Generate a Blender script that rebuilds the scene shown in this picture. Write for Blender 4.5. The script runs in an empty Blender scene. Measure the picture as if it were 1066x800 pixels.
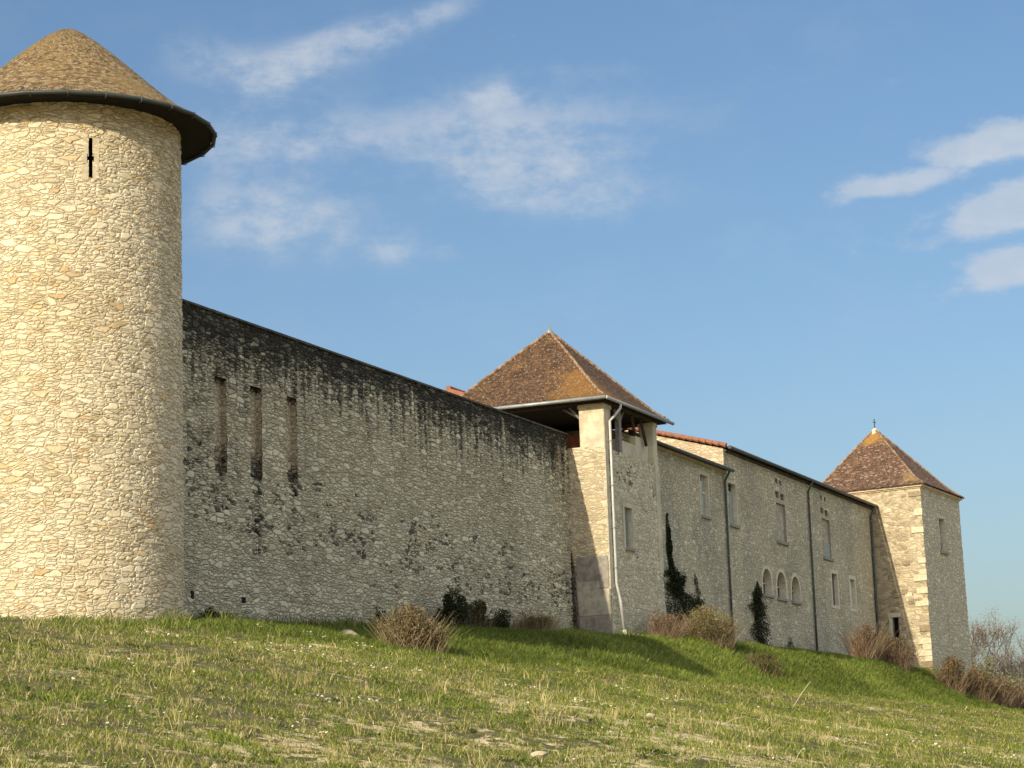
import bpy, math, random
import numpy as np
from mathutils import Vector, Matrix
random.seed(7); rng = np.random.default_rng(11)
R = math.radians
S = bpy.context.scene
COL = S.collection
# World frame: X runs along the castle wall away from the camera, -Y points out of the wall, Z up. Metres.

# ------------------------------------------------------------------ helpers
def tag(o, label=None, cat=None, group=None, kind=None):
    if label: o['label'] = label
    if cat: o['category'] = cat
    if group: o['group'] = group
    if kind: o['kind'] = kind
    return o
def empty(name, loc, label, cat, group=None):
    o = bpy.data.objects.new(name, None); COL.objects.link(o); o.location = loc
    o.empty_display_size = .3
    return tag(o, label, cat, group)
def link(name, me, mat, parent=None):
    o = bpy.data.objects.new(name, me); COL.objects.link(o)
    if mat is not None: me.materials.append(mat)
    if parent is not None:
        o.parent = parent
        o.matrix_parent_inverse = Matrix.Translation(-Vector(parent.location)) if parent.parent is None else Matrix.Identity(4)
        if parent.type == 'MESH': o.matrix_parent_inverse = Matrix.Identity(4)
    return o
class MB:
    def __init__(s): s.v=[]; s.f=[]; s.uv=[]; s.sm=[]; s.marks=[]
    def quad(s, pts, uvs=None, smooth=False):
        b=len(s.v); s.v+= [tuple(p) for p in pts]; s.f.append(tuple(range(b,b+len(pts))))
        if uvs is None:
            P=[Vector(p) for p in pts]; e=(P[1]-P[0]); e2=(P[-1]-P[0]); L=e.length; e.normalize(); 
            uvs=[((p-P[0]).dot(e),(p-P[0]-e*(p-P[0]).dot(e)).length) for p in P]
        s.uv.append(list(uvs)); s.sm.append(smooth)
    def box(s, a, b):
        s.cut()
        x0,y0,z0=a; x1,y1,z1=b
        if x0>x1:x0,x1=x1,x0
        if y0>y1:y0,y1=y1,y0
        if z0>z1:z0,z1=z1,z0
        for pts,uv in (
         ([(x0,y0,z0),(x1,y0,z0),(x1,y0,z1),(x0,y0,z1)],[(x0,z0),(x1,z0),(x1,z1),(x0,z1)]),
         ([(x1,y1,z0),(x0,y1,z0),(x0,y1,z1),(x1,y1,z1)],[(x1,z0),(x0,z0),(x0,z1),(x1,z1)]),
         ([(x0,y1,z0),(x0,y0,z0),(x0,y0,z1),(x0,y1,z1)],[(y1,z0),(y0,z0),(y0,z1),(y1,z1)]),
         ([(x1,y0,z0),(x1,y1,z0),(x1,y1,z1),(x1,y0,z1)],[(y0,z0),(y1,z0),(y1,z1),(y0,z1)]),
         ([(x0,y0,z1),(x1,y0,z1),(x1,y1,z1),(x0,y1,z1)],[(x0,y0),(x1,y0),(x1,y1),(x0,y1)]),
         ([(x0,y1,z0),(x1,y1,z0),(x1,y0,z0),(x0,y0,z0)],[(x0,y1),(x1,y1),(x1,y0),(x0,y0)])):
            s.quad(pts,uv)
    def grid(s, fn, us, vs, skip=None, smooth=True):
        b=len(s.v); nu=len(us); nv=len(vs)
        for v in vs:
            for u in us: s.v.append(tuple(fn(u,v)))
        for j in range(nv-1):
            vc=(vs[j]+vs[j+1])/2
            for i in range(nu-1):
                if skip and skip((us[i]+us[i+1])/2,vc): continue
                k=b+j*nu+i
                s.f.append((k,k+1,k+1+nu,k+nu))
                s.uv.append([(us[i],vs[j]),(us[i+1],vs[j]),(us[i+1],vs[j+1]),(us[i],vs[j+1])]); s.sm.append(smooth)
    def tube(s, pts, rad, n=8, cap=True, smooth=True):
        s.cut()
        pts=[Vector(p) for p in pts]; b=len(s.v); m=len(pts)
        rads=rad if isinstance(rad,(list,tuple)) else [rad]*m
        ref=None
        for i,p in enumerate(pts):
            t=(pts[min(i+1,m-1)]-pts[max(i-1,0)]).normalized()
            if ref is None:
                ref=t.orthogonal().normalized()
            ref=(ref-t*ref.dot(t)).normalized(); w=t.cross(ref)
            for k in range(n):
                a=2*math.pi*k/n; s.v.append(tuple(p+(ref*math.cos(a)+w*math.sin(a))*rads[i]))
        for i in range(m-1):
            for k in range(n):
                k2=(k+1)%n; s.f.append((b+i*n+k,b+i*n+k2,b+(i+1)*n+k2,b+(i+1)*n+k)); s.uv.append([(k,i),(k+1,i),(k+1,i+1),(k,i+1)]); s.sm.append(smooth)
        if cap:
            s.f.append(tuple(b+k for k in range(n))[::-1]); s.uv.append([(0,0)]*n); s.sm.append(False)
            s.f.append(tuple(b+(m-1)*n+k for k in range(n))); s.uv.append([(0,0)]*n); s.sm.append(False)
    def cut(s): s.marks.append((len(s.v),len(s.f)))
    def each(s, name, mat, parent=None):
        mk=s.marks+[(len(s.v),len(s.f))]; out=[]
        for (v0,f0),(v1,f1) in zip(mk,mk[1:]):
            if f1==f0: continue
            m=MB(); m.v=s.v[v0:v1]; m.f=[tuple(i-v0 for i in f) for f in s.f[f0:f1]]; m.uv=s.uv[f0:f1]; m.sm=s.sm[f0:f1]; out.append(m.build(name,mat,parent))
        return out[0] if out else None
    def build(s, name, mat, parent=None):
        me=bpy.data.meshes.new(name); me.from_pydata(s.v,[],s.f)
        uvl=me.uv_layers.new(name='UVMap'); flat=np.array([c for f in s.uv for p in f for c in p],dtype=np.float32)
        uvl.data.foreach_set('uv',flat); me.polygons.foreach_set('use_smooth',np.array(s.sm,dtype=bool)); me.update()
        return link(name,me,mat,parent)
def lines(a,b,step,brk=()):
    brk=sorted({a,b,*[x for x in brk if a<x<b]}); out=[a]
    for p,q in zip(brk,brk[1:]):
        n=max(1,round((q-p)/step)); out+=[p+(q-p)*i/n for i in range(1,n+1)]
    return out
def np_mesh(name, V, quads=None, tris=None, col=None, mat=None, parent=None, smooth=False):
    V=np.asarray(V,dtype=np.float32); me=bpy.data.meshes.new(name)
    parts=[]; sizes=[]
    if quads is not None and len(quads): parts.append(np.asarray(quads).reshape(-1)); sizes.append(np.full(len(quads),4))
    if tris is not None and len(tris): parts.append(np.asarray(tris).reshape(-1)); sizes.append(np.full(len(tris),3))
    L=np.concatenate(parts).astype(np.int32); sz=np.concatenate(sizes).astype(np.int32)
    me.vertices.add(len(V)); me.vertices.foreach_set('co',V.reshape(-1))
    me.loops.add(len(L)); me.loops.foreach_set('vertex_index',L)
    me.polygons.add(len(sz)); me.polygons.foreach_set('loop_start',np.concatenate([[0],np.cumsum(sz)[:-1]]).astype(np.int32))
    me.update(calc_edges=True)
    if smooth: me.polygons.foreach_set('use_smooth',np.ones(len(sz),dtype=bool))
    if col is not None:
        a=me.color_attributes.new('Col','FLOAT_COLOR','POINT'); c=np.ones((len(V),4),dtype=np.float32); c[:,:3]=col; a.data.foreach_set('color',c.reshape(-1))
    me.validate()
    return link(name,me,mat,parent)

# ------------------------------------------------------------------ node helper
class NT:
    def __init__(s,name,disp=False):
        s.m=bpy.data.materials.new(name); s.m.use_nodes=True; s.t=s.m.node_tree; s.t.nodes.clear()
        s.out=s.t.nodes.new('ShaderNodeOutputMaterial'); s.b=s.t.nodes.new('ShaderNodeBsdfPrincipled')
        s.t.links.new(s.b.outputs[0],s.out.inputs[0]); s.b.inputs['Roughness'].default_value=.9
        s.b.inputs['Specular IOR Level'].default_value=.2
        if disp: s.m.displacement_method='BOTH'
    def n(s,t,**k):
        x=s.t.nodes.new(t)
        for a,v in k.items(): setattr(x,a,v)
        return x
    def set(s,i,v):
        if hasattr(v,'is_output'): s.t.links.new(v,i)
        elif isinstance(v,tuple) and len(v)==3 and i.type=='RGBA': i.default_value=(*v,1)
        else: i.default_value=v
    def math(s,op,a,b=0.,c=0.,clamp=False):
        x=s.n('ShaderNodeMath',operation=op,use_clamp=clamp); s.set(x.inputs[0],a); s.set(x.inputs[1],b); s.set(x.inputs[2],c); return x.outputs[0]
    def mix(s,f,a,b,mode='MIX'):
        x=s.n('ShaderNodeMix',data_type='RGBA',blend_type=mode); s.set(x.inputs[0],f); s.set(x.inputs[6],a); s.set(x.inputs[7],b); return x.outputs[2]
    def mr(s,v,a,b,c=0.,d=1.,smooth=True):
        x=s.n('ShaderNodeMapRange',interpolation_type='SMOOTHSTEP' if smooth else 'LINEAR')
        for i,q in enumerate((v,a,b,c,d)): s.set(x.inputs[i],q)
        return x.outputs[0]
    def comb(s,x,y,z=0.):
        c=s.n('ShaderNodeCombineXYZ'); s.set(c.inputs[0],x); s.set(c.inputs[1],y); s.set(c.inputs[2],z); return c.outputs[0]
    def sep(s,v):
        c=s.n('ShaderNodeSeparateXYZ'); s.set(c.inputs[0],v); return c.outputs
    def noise(s,vec,scale,detail=3.,rough=.55,out=0,dim='3D'):
        x=s.n('ShaderNodeTexNoise',noise_dimensions=dim); s.set(x.inputs['Vector'],vec); x.inputs['Scale'].default_value=scale; x.inputs['Detail'].default_value=detail; x.inputs['Roughness'].default_value=rough; return x.outputs[out]
    def ramp(s,f,stops):
        x=s.n('ShaderNodeValToRGB'); e=x.color_ramp.elements
        while len(e)<len(stops): e.new(.5)
        for i,(p,c) in enumerate(stops): e[i].position=p; e[i].color=(*c,1)
        s.set(x.inputs[0],f); return x.outputs[0]
    def tc(s,o): return s.n('ShaderNodeTexCoord').outputs[o]
    def base(s,c): s.set(s.b.inputs['Base Color'],c)
    def bump(s,h,dist=.02,st=1.):
        x=s.n('ShaderNodeBump'); s.set(x.inputs['Height'],h); x.inputs['Distance'].default_value=dist; x.inputs['Strength'].default_value=st; s.t.links.new(x.outputs[0],s.b.inputs['Normal'])
    def displace(s,h,amp):
        x=s.n('ShaderNodeDisplacement'); s.set(x.inputs['Height'],h); x.inputs['Scale'].default_value=amp; x.inputs['Midlevel'].default_value=0.; s.t.links.new(x.outputs[0],s.out.inputs[2])

def stone(name, w, h, stops, mortar, amp, edge=(.02,.16), tint=None, stain=None, gaps=None, disp=True, contrast=1., rnd=.85, shape=.8, seed=0.):
    """Random rubble masonry on the UV (metres). stain(N,u,v)->0..1 dark weathering; gaps(N,u,v)->0..1 open joints."""
    N=NT(name,disp); uv=N.tc('UV'); o=N.sep(uv); u,v=o[0],o[1]
    if seed: u=N.math('ADD',u,seed)
    p=N.comb(u,v)
    wn=N.sep(N.noise(p,2.6,2.,out=1,dim='2D')); wn2=N.sep(N.noise(p,.7,2.,out=1,dim='2D'))
    uu=N.math('ADD',N.math('DIVIDE',u,w),N.math('MULTIPLY',N.math('SUBTRACT',wn[0],.5),.9))
    vv=N.math('ADD',N.math('DIVIDE',v,h),N.math('MULTIPLY',N.math('SUBTRACT',wn[1],.5),.75))
    vv=N.math('ADD',vv,N.math('MULTIPLY',N.math('SUBTRACT',wn2[0],.5),1.8))
    q=N.comb(uu,vv)
    def vor(feat,q=q,sc=1.):
        x=N.n('ShaderNodeTexVoronoi',voronoi_dimensions='2D',feature=feat); N.set(x.inputs['Vector'],q); x.inputs['Scale'].default_value=sc; x.inputs['Randomness'].default_value=rnd; return x.outputs
    # small stones, with larger ones let in among them
    vf=vor('F1'); ve=vor('DISTANCE_TO_EDGE'); bf=vor('F1',sc=.64); be=vor('DISTANCE_TO_EDGE',sc=.64)
    cb=N.n('ShaderNodeSeparateColor'); N.t.links.new(bf['Color'],cb.inputs[0]); sel=N.math('GREATER_THAN',cb.outputs[2],.82)
    mixc=N.mix(sel,vf['Color'],bf['Color']); c=N.n('ShaderNodeSeparateColor'); N.t.links.new(mixc,c.inputs[0])
    bE=N.math('MULTIPLY',be['Distance'],1.5); sE=N.math('MINIMUM',ve['Distance'],bE)
    E=N.math('ADD',N.math('MULTIPLY',sel,bE),N.math('MULTIPLY',N.math('SUBTRACT',1.,sel),sE))
    loc=N.n('ShaderNodeVectorMath',operation='SUBTRACT'); N.set(loc.inputs[0],q); N.set(loc.inputs[1],vf['Position']); lo=N.sep(loc.outputs[0])
    fine=N.noise(p,14.,4.,.7,dim='2D'); mid=N.noise(p,4.5,3.,.6,dim='2D')
    e=N.math('ADD',E,N.math('MULTIPLY',N.math('SUBTRACT',fine,.5),.16))
    em=N.mr(e,edge[0],edge[1])
    col=N.ramp(c.outputs[0],stops)
    col=N.mix(1.,col,N.ramp(N.math('ADD',N.math('MULTIPLY',fine,.6),N.math('MULTIPLY',mid,.4)),[(.3,(.70,.69,.665)),(.52,(1.,1.,1.)),(.72,(1.12,1.12,1.10))]),'MULTIPLY')
    em2=N.math('MULTIPLY',N.math('SUBTRACT',1.,em),contrast)
    col=N.mix(em2,col,mortar)
    big=N.noise(p,.35,3.,dim='2D')
    if tint: col=N.mix(N.mr(big,.42,.66),col,N.mix(1.,col,tint,'MULTIPLY'))
    if gaps is not None:
        g=gaps(N,u,v,p)
        gsel=N.mr(N.math('ADD',c.outputs[1],g),1.02,1.10)
        hn=N.noise(p,5.5,3.,.6,dim='2D')
        dark=N.math('MULTIPLY',gsel,N.mr(hn,.42,.52))
        dark=N.math('MAXIMUM',dark,N.math('MULTIPLY',N.math('MULTIPLY',N.mr(E,.12,.04),N.mr(g,.15,.4)),N.mr(hn,.5,.58)))
        col=N.mix(N.math('MULTIPLY',dark,.8),col,(.035,.034,.03))
        em=N.math('SUBTRACT',em,N.math('MULTIPLY',dark,1.2))
    if stain is not None:
        sf=stain(N,u,v,p)
        # weathering bites the joints first, the stone faces last
        thr=N.math('ADD',sf,N.math('MULTIPLY',N.math('SUBTRACT',1.,em),.26))
        thr=N.math('ADD',thr,N.math('MULTIPLY',N.math('SUBTRACT',c.outputs[1],.5),.36))
        thr=N.math('ADD',thr,N.math('MULTIPLY',N.math('SUBTRACT',fine,.5),.45))
        k=N.mr(thr,.26,1.12)
        k=N.math('MULTIPLY',k,N.mr(sf,.0,.6))
        col=N.mix(N.math('MULTIPLY',k,.955),col,(.013,.013,.011))
    N.base(col)
    dome=N.mr(e,edge[0],edge[1]*1.5)
    # each face is split at its own slant
    tilt=N.math('ADD',N.math('MULTIPLY',lo[0],N.math('SUBTRACT',c.outputs[0],.5)),N.math('MULTIPLY',lo[1],N.math('SUBTRACT',c.outputs[1],.5)))
    dome=N.math('ADD',dome,N.math('MULTIPLY',N.math('MULTIPLY',tilt,dome),.7*shape))
    hgt=N.math('ADD',N.math('MULTIPLY',dome,N.math('ADD',1-shape*.55,N.math('MULTIPLY',c.outputs[1],shape*.55))),N.math('MULTIPLY',fine,.22))
    if gaps is not None: hgt=N.math('SUBTRACT',hgt,N.math('MULTIPLY',dark,.5))
    if disp: N.displace(hgt,amp)
    else: N.bump(hgt,amp)
    return N.m

CREAM=[(0.,(.50,.43,.30)),(.25,(.61,.54,.395)),(.5,(.67,.605,.455)),(.8,(.61,.535,.385)),(.955,(.57,.46,.29)),(.97,(.52,.38,.20)),(1.,(.44,.39,.30))]
GREY=[(0.,(.40,.365,.26)),(.3,(.60,.56,.41)),(.6,(.68,.64,.475)),(.85,(.54,.50,.36)),(1.,(.46,.39,.26))]
GREY2=[(0.,(.43,.39,.28)),(.3,(.57,.53,.385)),(.7,(.66,.615,.45)),(1.,(.48,.425,.30))]
M={}
M['tower']=stone('tower_rubble',.225,.084,CREAM,(.56,.485,.35),.052,edge=(.0,.12),tint=(.95,.93,.88),contrast=.45,rnd=.95)

def stain_rampart(N,u,v,p):
    # dark crust running down from the wall top, deeper at the tower end, in vertical drips
    st=N.noise(N.comb(N.math('MULTIPLY',u,3.2),N.math('MULTIPLY',v,.22)),1.,3.,.6,dim='2D')
    st2=N.noise(N.comb(N.math('MULTIPLY',u,.55),N.math('MULTIPLY',v,.15)),1.,2.,.5,dim='2D')
    d=N.math('SUBTRACT',15.2,v)
    reach=N.math('ADD',N.mr(u,0.,9.,3.3,2.3),N.math('MULTIPLY',N.math('SUBTRACT',st,.5),6.5))
    reach=N.math('ADD',reach,N.math('MULTIPLY',N.math('SUBTRACT',st2,.5),2.2))
    reach=N.math('MAXIMUM',reach,.35)
    f=N.math('SUBTRACT',1.12,N.math('DIVIDE',d,reach),clamp=True)
    bl=N.noise(p,.8,4.,.6,dim='2D')
    left=N.math('MULTIPLY',N.mr(u,8.5,1.0),N.mr(v,9.2,11.5)); left=N.math('MULTIPLY',left,N.mr(bl,.3,.65,.2,.55))
    f=N.math('MAXIMUM',f,left)
    for (uc,vc,su,sv,a) in ((2.2,10.9,.34,.8,.72),(4.15,10.85,.36,1.0,.78),(6.25,10.9,.36,.8,.7),(2.25,10.0,.5,1.3,.45),(4.2,9.7,.45,1.5,.6),(6.2,9.9,.45,1.3,.45)):
        du=N.math('POWER',N.math('DIVIDE',N.math('SUBTRACT',u,uc),su),2.); dv=N.math('POWER',N.math('DIVIDE',N.math('SUBTRACT',v,vc),sv),2.)
        g=N.math('MULTIPLY',N.math('EXPONENT',N.math('MULTIPLY',N.math('ADD',du,dv),-1.)),a)
        f=N.math('MAXIMUM',f,g)
    return f
def gaps_rampart(N,u,v,p):
    n=N.noise(p,.55,3.,.6,dim='2D')
    vc=N.mr(u,0.,27.,10.1,9.3,False)
    band=N.math('POWER',N.math('DIVIDE',N.math('SUBTRACT',v,vc),1.35),2.); band=N.math('EXPONENT',N.math('MULTIPLY',band,-1.))
    return N.math('MULTIPLY',band,N.mr(n,.36,.64,.08,.36))
M['rampart']=stone('rampart_rubble',.25,.092,GREY,(.26,.235,.17),.05,edge=(.0,.17),stain=stain_rampart,gaps=gaps_rampart,contrast=.8,tint=(.88,.88,.88))
def stain_soft(N,u,v,p):
    n=N.noise(p,.6,4.,.6,dim='2D'); return N.math('MULTIPLY',N.mr(n,.52,.78),.32)
def gaps_pav(N,u,v,p):
    n=N.noise(p,.9,3.,.6,dim='2D')
    return N.math('MULTIPLY',N.mr(n,.5,.7),N.mr(v,12.4,13.6,.15,.42))
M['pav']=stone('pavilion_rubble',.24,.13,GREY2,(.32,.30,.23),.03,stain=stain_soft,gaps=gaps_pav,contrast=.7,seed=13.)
M['pavlit']=stone('pavilion_sunlit_coursed_stone',.27,.125,[(0.,(.46,.38,.25)),(.4,(.55,.47,.33)),(.8,(.58,.51,.38)),(1.,(.36,.31,.24))],(.36,.30,.20),.03,contrast=.7,seed=31.)  # copy for sunlit faces, warm sun tone put into the stone colour
M['range']=stone('range_rubble',.22,.11,GREY2,(.30,.275,.20),.028,stain=stain_soft,contrast=1.,seed=57.,tint=(.82,.84,.86))
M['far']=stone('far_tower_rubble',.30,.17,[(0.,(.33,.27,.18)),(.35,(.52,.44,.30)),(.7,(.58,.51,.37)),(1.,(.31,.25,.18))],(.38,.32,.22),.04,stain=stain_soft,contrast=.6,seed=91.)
M['farshade']=stone('far_tower_shaded_rubble',.26,.15,GREY2,(.32,.30,.235),.03,stain=stain_soft,contrast=.95,seed=77.)  # copy of the tower rubble for the shaded face, shade tone in its colour

def simple(name,c,rough=.8,var=.15,scale=6.,bump=.004,c2=None,metal=0.):
    N=NT(name); p=N.tc('Object'); n=N.noise(p,scale,5.,.65)
    c2=c2 or tuple(x*(1-var*2) for x in c)
    N.base(N.mix(N.mr(n,.35,.68),c,c2)); N.b.inputs['Roughness'].default_value=rough; N.b.inputs['Metallic'].default_value=metal
    if bump: N.bump(N.noise(p,scale*6,4.,.6),bump)
    return N.m
M['render']=simple('pale_lime_render',(.60,.53,.39),.9,.15,2.6,.012,c2=(.42,.35,.25))
M['rendergrey']=simple('grey_lime_render',(.56,.52,.40),.95,.12,1.3,.006,c2=(.42,.385,.29))
M['cement']=simple('grey_cement_patch',(.44,.41,.33),.95,.2,3.5,.015)
M['mauve']=simple('mauve_grey_render',(.31,.285,.25),.95,.2,3.5,.012)
M['cut']=simple('dressed_limestone',(.62,.58,.46),.85,.12,5.,.004,c2=(.48,.44,.34))
M['cutlit']=simple('sunlit_dressed_limestone',(.62,.55,.41),.85,.12,5.,.004,c2=(.50,.42,.29))  # sunlit copy of the dressed limestone, sun warmth painted into the colour
M['zinc']=simple('weathered_zinc',(.30,.32,.32),.45,.12,3.,.0,metal=.35)
M['zincpale']=simple('pale_zinc_pipe',(.50,.50,.47),.5,.1,3.,.0,metal=.2)
M['darkmetal']=simple('dark_gutter_metal',(.06,.07,.07),.5,.1,3.,.0,metal=.3)
M['pipe']=simple('grey_green_pipe',(.085,.10,.10),.55,.12,3.,.0,metal=.2)
M['wood']=simple('weathered_timber',(.075,.055,.04),.85,.15,8.,.004)
M['greywood']=simple('grey_timber_post',(.24,.225,.20),.85,.12,8.,.004)
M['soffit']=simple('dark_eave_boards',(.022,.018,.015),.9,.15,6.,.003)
M['dark']=simple('unlit_opening',(.012,.012,.013),.9,.05,3.,0)
M['hollow']=simple('room_plaster_dark',(.05,.045,.04),.9,.05,3.,0)
M['coping']=simple('blackened_coping',(.045,.045,.043),.9,.2,2.,.01,c2=(.10,.10,.09))
M['shutter']=simple('faded_grey_green_shutter',(.30,.345,.32),.75,.1,8.,.002)
M['sill']=simple('grey_sill_stone',(.30,.285,.24),.9,.12,6.,.004)
M['brick']=simple('red_brick_inside',(.20,.075,.045),.9,.2,5.,.006)
M['bark']=simple('grey_bark',(.17,.145,.12),.9,.15,6.,.01)
M['lichenrock']=simple('pale_field_stone',(.52,.45,.32),.9,.12,9.,.01,c2=(.38,.31,.2))
def glass():
    N=NT('window_glass'); N.base((.03,.035,.04)); N.b.inputs['Roughness'].default_value=.08; N.b.inputs['Specular IOR Level'].default_value=.6; return N.m
M['glass']=glass()

def tiles(name, stops, row=.115, wid=.17, lichen=(.42,.22,.06), lich=(.55,.72), amp=.018, spots=None):
    """Plain clay tiles on the UV: u along the eave, v up the slope."""
    N=NT(name); o=N.sep(N.tc('UV')); u,v=o[0],o[1]
    p=N.comb(u,v)
    wob=N.math('MULTIPLY',N.math('SUBTRACT',N.noise(p,1.2,2.,dim='2D'),.5),.12)
    vv=N.math('ADD',N.math('DIVIDE',v,row),N.math('DIVIDE',wob,row)); r=N.math('FLOOR',vv); fr=N.math('FRACT',vv)
    off=N.math('MULTIPLY',N.math('MODULO',r,2.),.5)
    uu=N.math('ADD',N.math('DIVIDE',u,wid),off); cu=N.math('FLOOR',uu); fu=N.math('FRACT',uu)
    wn=N.n('ShaderNodeTexWhiteNoise',noise_dimensions='2D'); N.set(wn.inputs['Vector'],N.comb(cu,r)); c=N.n('ShaderNodeSeparateColor'); N.t.links.new(wn.outputs['Color'],c.inputs[0])
    col=N.ramp(c.outputs[0],stops)
    n=N.noise(p,2.,5.,.7,dim='2D'); n2=N.noise(p,9.,3.,.7,dim='2D'); n3=N.noise(p,.5,3.,.6,dim='2D')
    col=N.mix(N.math('MULTIPLY',N.mr(N.math('ADD',N.math('MULTIPLY',n,.6),N.math('MULTIPLY',n3,.45)),*lich),.8),col,lichen)
    col=N.mix(N.math('MULTIPLY',N.mr(n2,.58,.72),.7),col,(.40,.34,.24))
    col=N.mix(N.math('MULTIPLY',N.mr(n2,.44,.32),.6),col,(.04,.03,.022))
    if spots:
        obj=N.tc('Object')
        for (c0,rad,cc,a) in spots:
            d=N.n('ShaderNodeVectorMath',operation='DISTANCE'); N.set(d.inputs[0],obj); d.inputs[1].default_value=c0
            f=N.math('ADD',N.math('DIVIDE',d.outputs['Value'],rad),N.math('MULTIPLY',N.math('SUBTRACT',n,.5),1.6))
            col=N.mix(N.math('MULTIPLY',N.mr(f,1.,.35),a),col,cc)
    N.base(col)
    side=N.math('MULTIPLY',N.mr(fu,.0,.07),N.mr(fu,1.,.93))
    hgt=N.math('ADD',N.math('MULTIPLY',N.math('SUBTRACT',1.,fr),.8),N.math('MULTIPLY',c.outputs[1],.4)); hgt=N.math('MULTIPLY',hgt,side)
    N.bump(hgt,amp); return N.m
M['conetile']=tiles('round_tower_tiles',row=.075,wid=.10,stops=[(0.,(.085,.056,.027)),(.35,(.155,.103,.048)),(.75,(.235,.155,.07)),(1.,(.31,.24,.13))],lichen=(.23,.155,.06),lich=(.5,.68))
M['pavtile']=tiles('pavilion_tiles',[(0.,(.05,.028,.017)),(.4,(.08,.044,.024)),(.8,(.12,.066,.034)),(1.,(.08,.052,.034))],lichen=(.19,.11,.045),lich=(.58,.76),spots=[((27.9,-1.0,17.0),2.1,(.32,.16,.035),.42)])
M['fartile']=tiles('far_tower_tiles',[(0.,(.065,.038,.027)),(.4,(.10,.056,.038)),(.8,(.14,.08,.05)),(1.,(.27,.19,.13))],lichen=(.30,.15,.05),lich=(.62,.8),spots=[((76.3,.6,21.6),1.25,(.36,.19,.045),.75),((72.6,-2.6,18.9),1.1,(.38,.26,.11),.45)])
M['redtile']=simple('red_canal_tiles',(.32,.13,.075),.85,.2,4.,.01,c2=(.20,.11,.08))
M['ridgetile']=simple('lichened_ridge_tiles',(.15,.08,.045),.85,.2,5.,.01,c2=(.34,.25,.17))

def leafmat(name, trans=.25, rough=.6):
    N=NT(name); a=N.n('ShaderNodeVertexColor',layer_name='Col')
    N.base(a.outputs[0]); N.b.inputs['Roughness'].default_value=rough
    tr=N.n('ShaderNodeBsdfTranslucent'); N.t.links.new(a.outputs[0],tr.inputs[0]); mx=N.n('ShaderNodeMixShader'); mx.inputs[0].default_value=trans
    N.t.links.new(N.b.outputs[0],mx.inputs[1]); N.t.links.new(tr.outputs[0],mx.inputs[2]); N.t.links.new(mx.outputs[0],N.out.inputs[0]); return N.m
M['leaf']=leafmat('leaf_surface'); M['grass']=leafmat('grass_blades',.3,.65); M['twig']=leafmat('dry_stems',.05,.85)

# ------------------------------------------------------------------ terrain
ZX=[-400,-60,-20,-12,-7,0,6,12,19,27,37,46,58,70,80,86,92,100,115,140,200,600]
ZZ=[2.0,4.0,5.35,5.75,6.12,6.5,6.75,7.12,7.3,7.58,7.88,8.03,8.15,8.1,7.95,7.1,6.1,4.6,2.6,.6,-1.5,-4]
def vn(x,y,s,seed=0):
    a=x/s; b=y/s; r=np.zeros_like(a,dtype=float)
    g=np.random.default_rng(100+seed)
    for k in range(7):
        th=g.uniform(0,6.28); f=g.uniform(.6,2.2); ph=g.uniform(0,6.28); r+=np.sin((a*math.cos(th)+b*math.sin(th))*f+ph+1.3*np.sin((b*math.cos(th)-a*math.sin(th))*f*.7+ph*2))
    return r/7*1.6
def height(x,y):
    x=np.asarray(x,float); y=np.asarray(y,float); p=-y
    zw=np.interp(x,ZX,ZZ)
    zm=np.minimum(5.3+.003*x, zw-.35); zm=np.where(x>78,np.minimum(zm,zw-1.3),zm)
    a=zw-np.interp(x,[-2,2,12,20],[.085,.17,.17,.085])*np.clip(p,0,3.0)
    s=np.clip((p-2.7)/4.6,0,1); s=s*s*(3-2*s)
    z=a*(1-s)+zm*s
    z=z-.212*np.clip(p-7,0,27)-.06*np.clip(p-34,0,200)
    z=z+.06*vn(x,y,1.3,1)*np.clip(p/3,.2,1)+.035*vn(x,y,.45,2)*np.clip(p/3,.15,1)+.10*vn(x,y,4.5,3)*np.clip(p/5,0,1)
    return z
def H(x,y): return float(height(x,y))
def axis(a,b,step,lo,hi):
    c=list(np.arange(a,b,step)); s=step; x=a
    L=[]
    while x>lo: s*=1.25; x-=s; L.append(x)
    s=step; x=c[-1]; G=[]
    while x<hi: s*=1.25; x+=s; G.append(x)
    return np.array(L[::-1]+c+G)
xs=axis(-46,95,.22,-700,900); ys=axis(-28,1,.2,-600,700)
X,Y=np.meshgrid(xs,ys); Z=height(X,Y); nx=len(xs)
V=np.stack([X.ravel(),Y.ravel(),Z.ravel()],1); I=np.arange((len(ys)-1)*nx).reshape(len(ys)-1,nx)[:,:-1].ravel()
def groundmat():
    N=NT('meadow_soil'); pos=N.n('ShaderNodeNewGeometry').outputs['Position']
    a=N.noise(pos,.22,4.,.6); b=N.noise(pos,3.2,5.,.75); c=N.noise(pos,9.,4.,.7)
    col=N.mix(N.mr(b,.4,.6),(.075,.08,.028),(.17,.14,.065))
    f=N.math('ADD',N.math('MULTIPLY',a,.5),N.math('MULTIPLY',b,.5))
    y=N.sep(pos)[1]; low=N.mr(y,-10.,-18.,0.,.07,False)
    col=N.mix(N.mr(N.math('ADD',f,low),.55,.58),col,N.mix(N.mr(c,.4,.65),(.60,.50,.28),(.40,.31,.17)))
    N.base(col); N.bump(N.math('ADD',N.math('ADD',N.math('MULTIPLY',c,.7),N.math('MULTIPLY',N.noise(pos,28.,3.,.7),.4)),b),.045); return N.m
g=np_mesh('ground',V,quads=np.stack([I,I+1,I+1+nx,I+nx],1),mat=groundmat(),smooth=True); tag(g,kind='structure')

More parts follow.
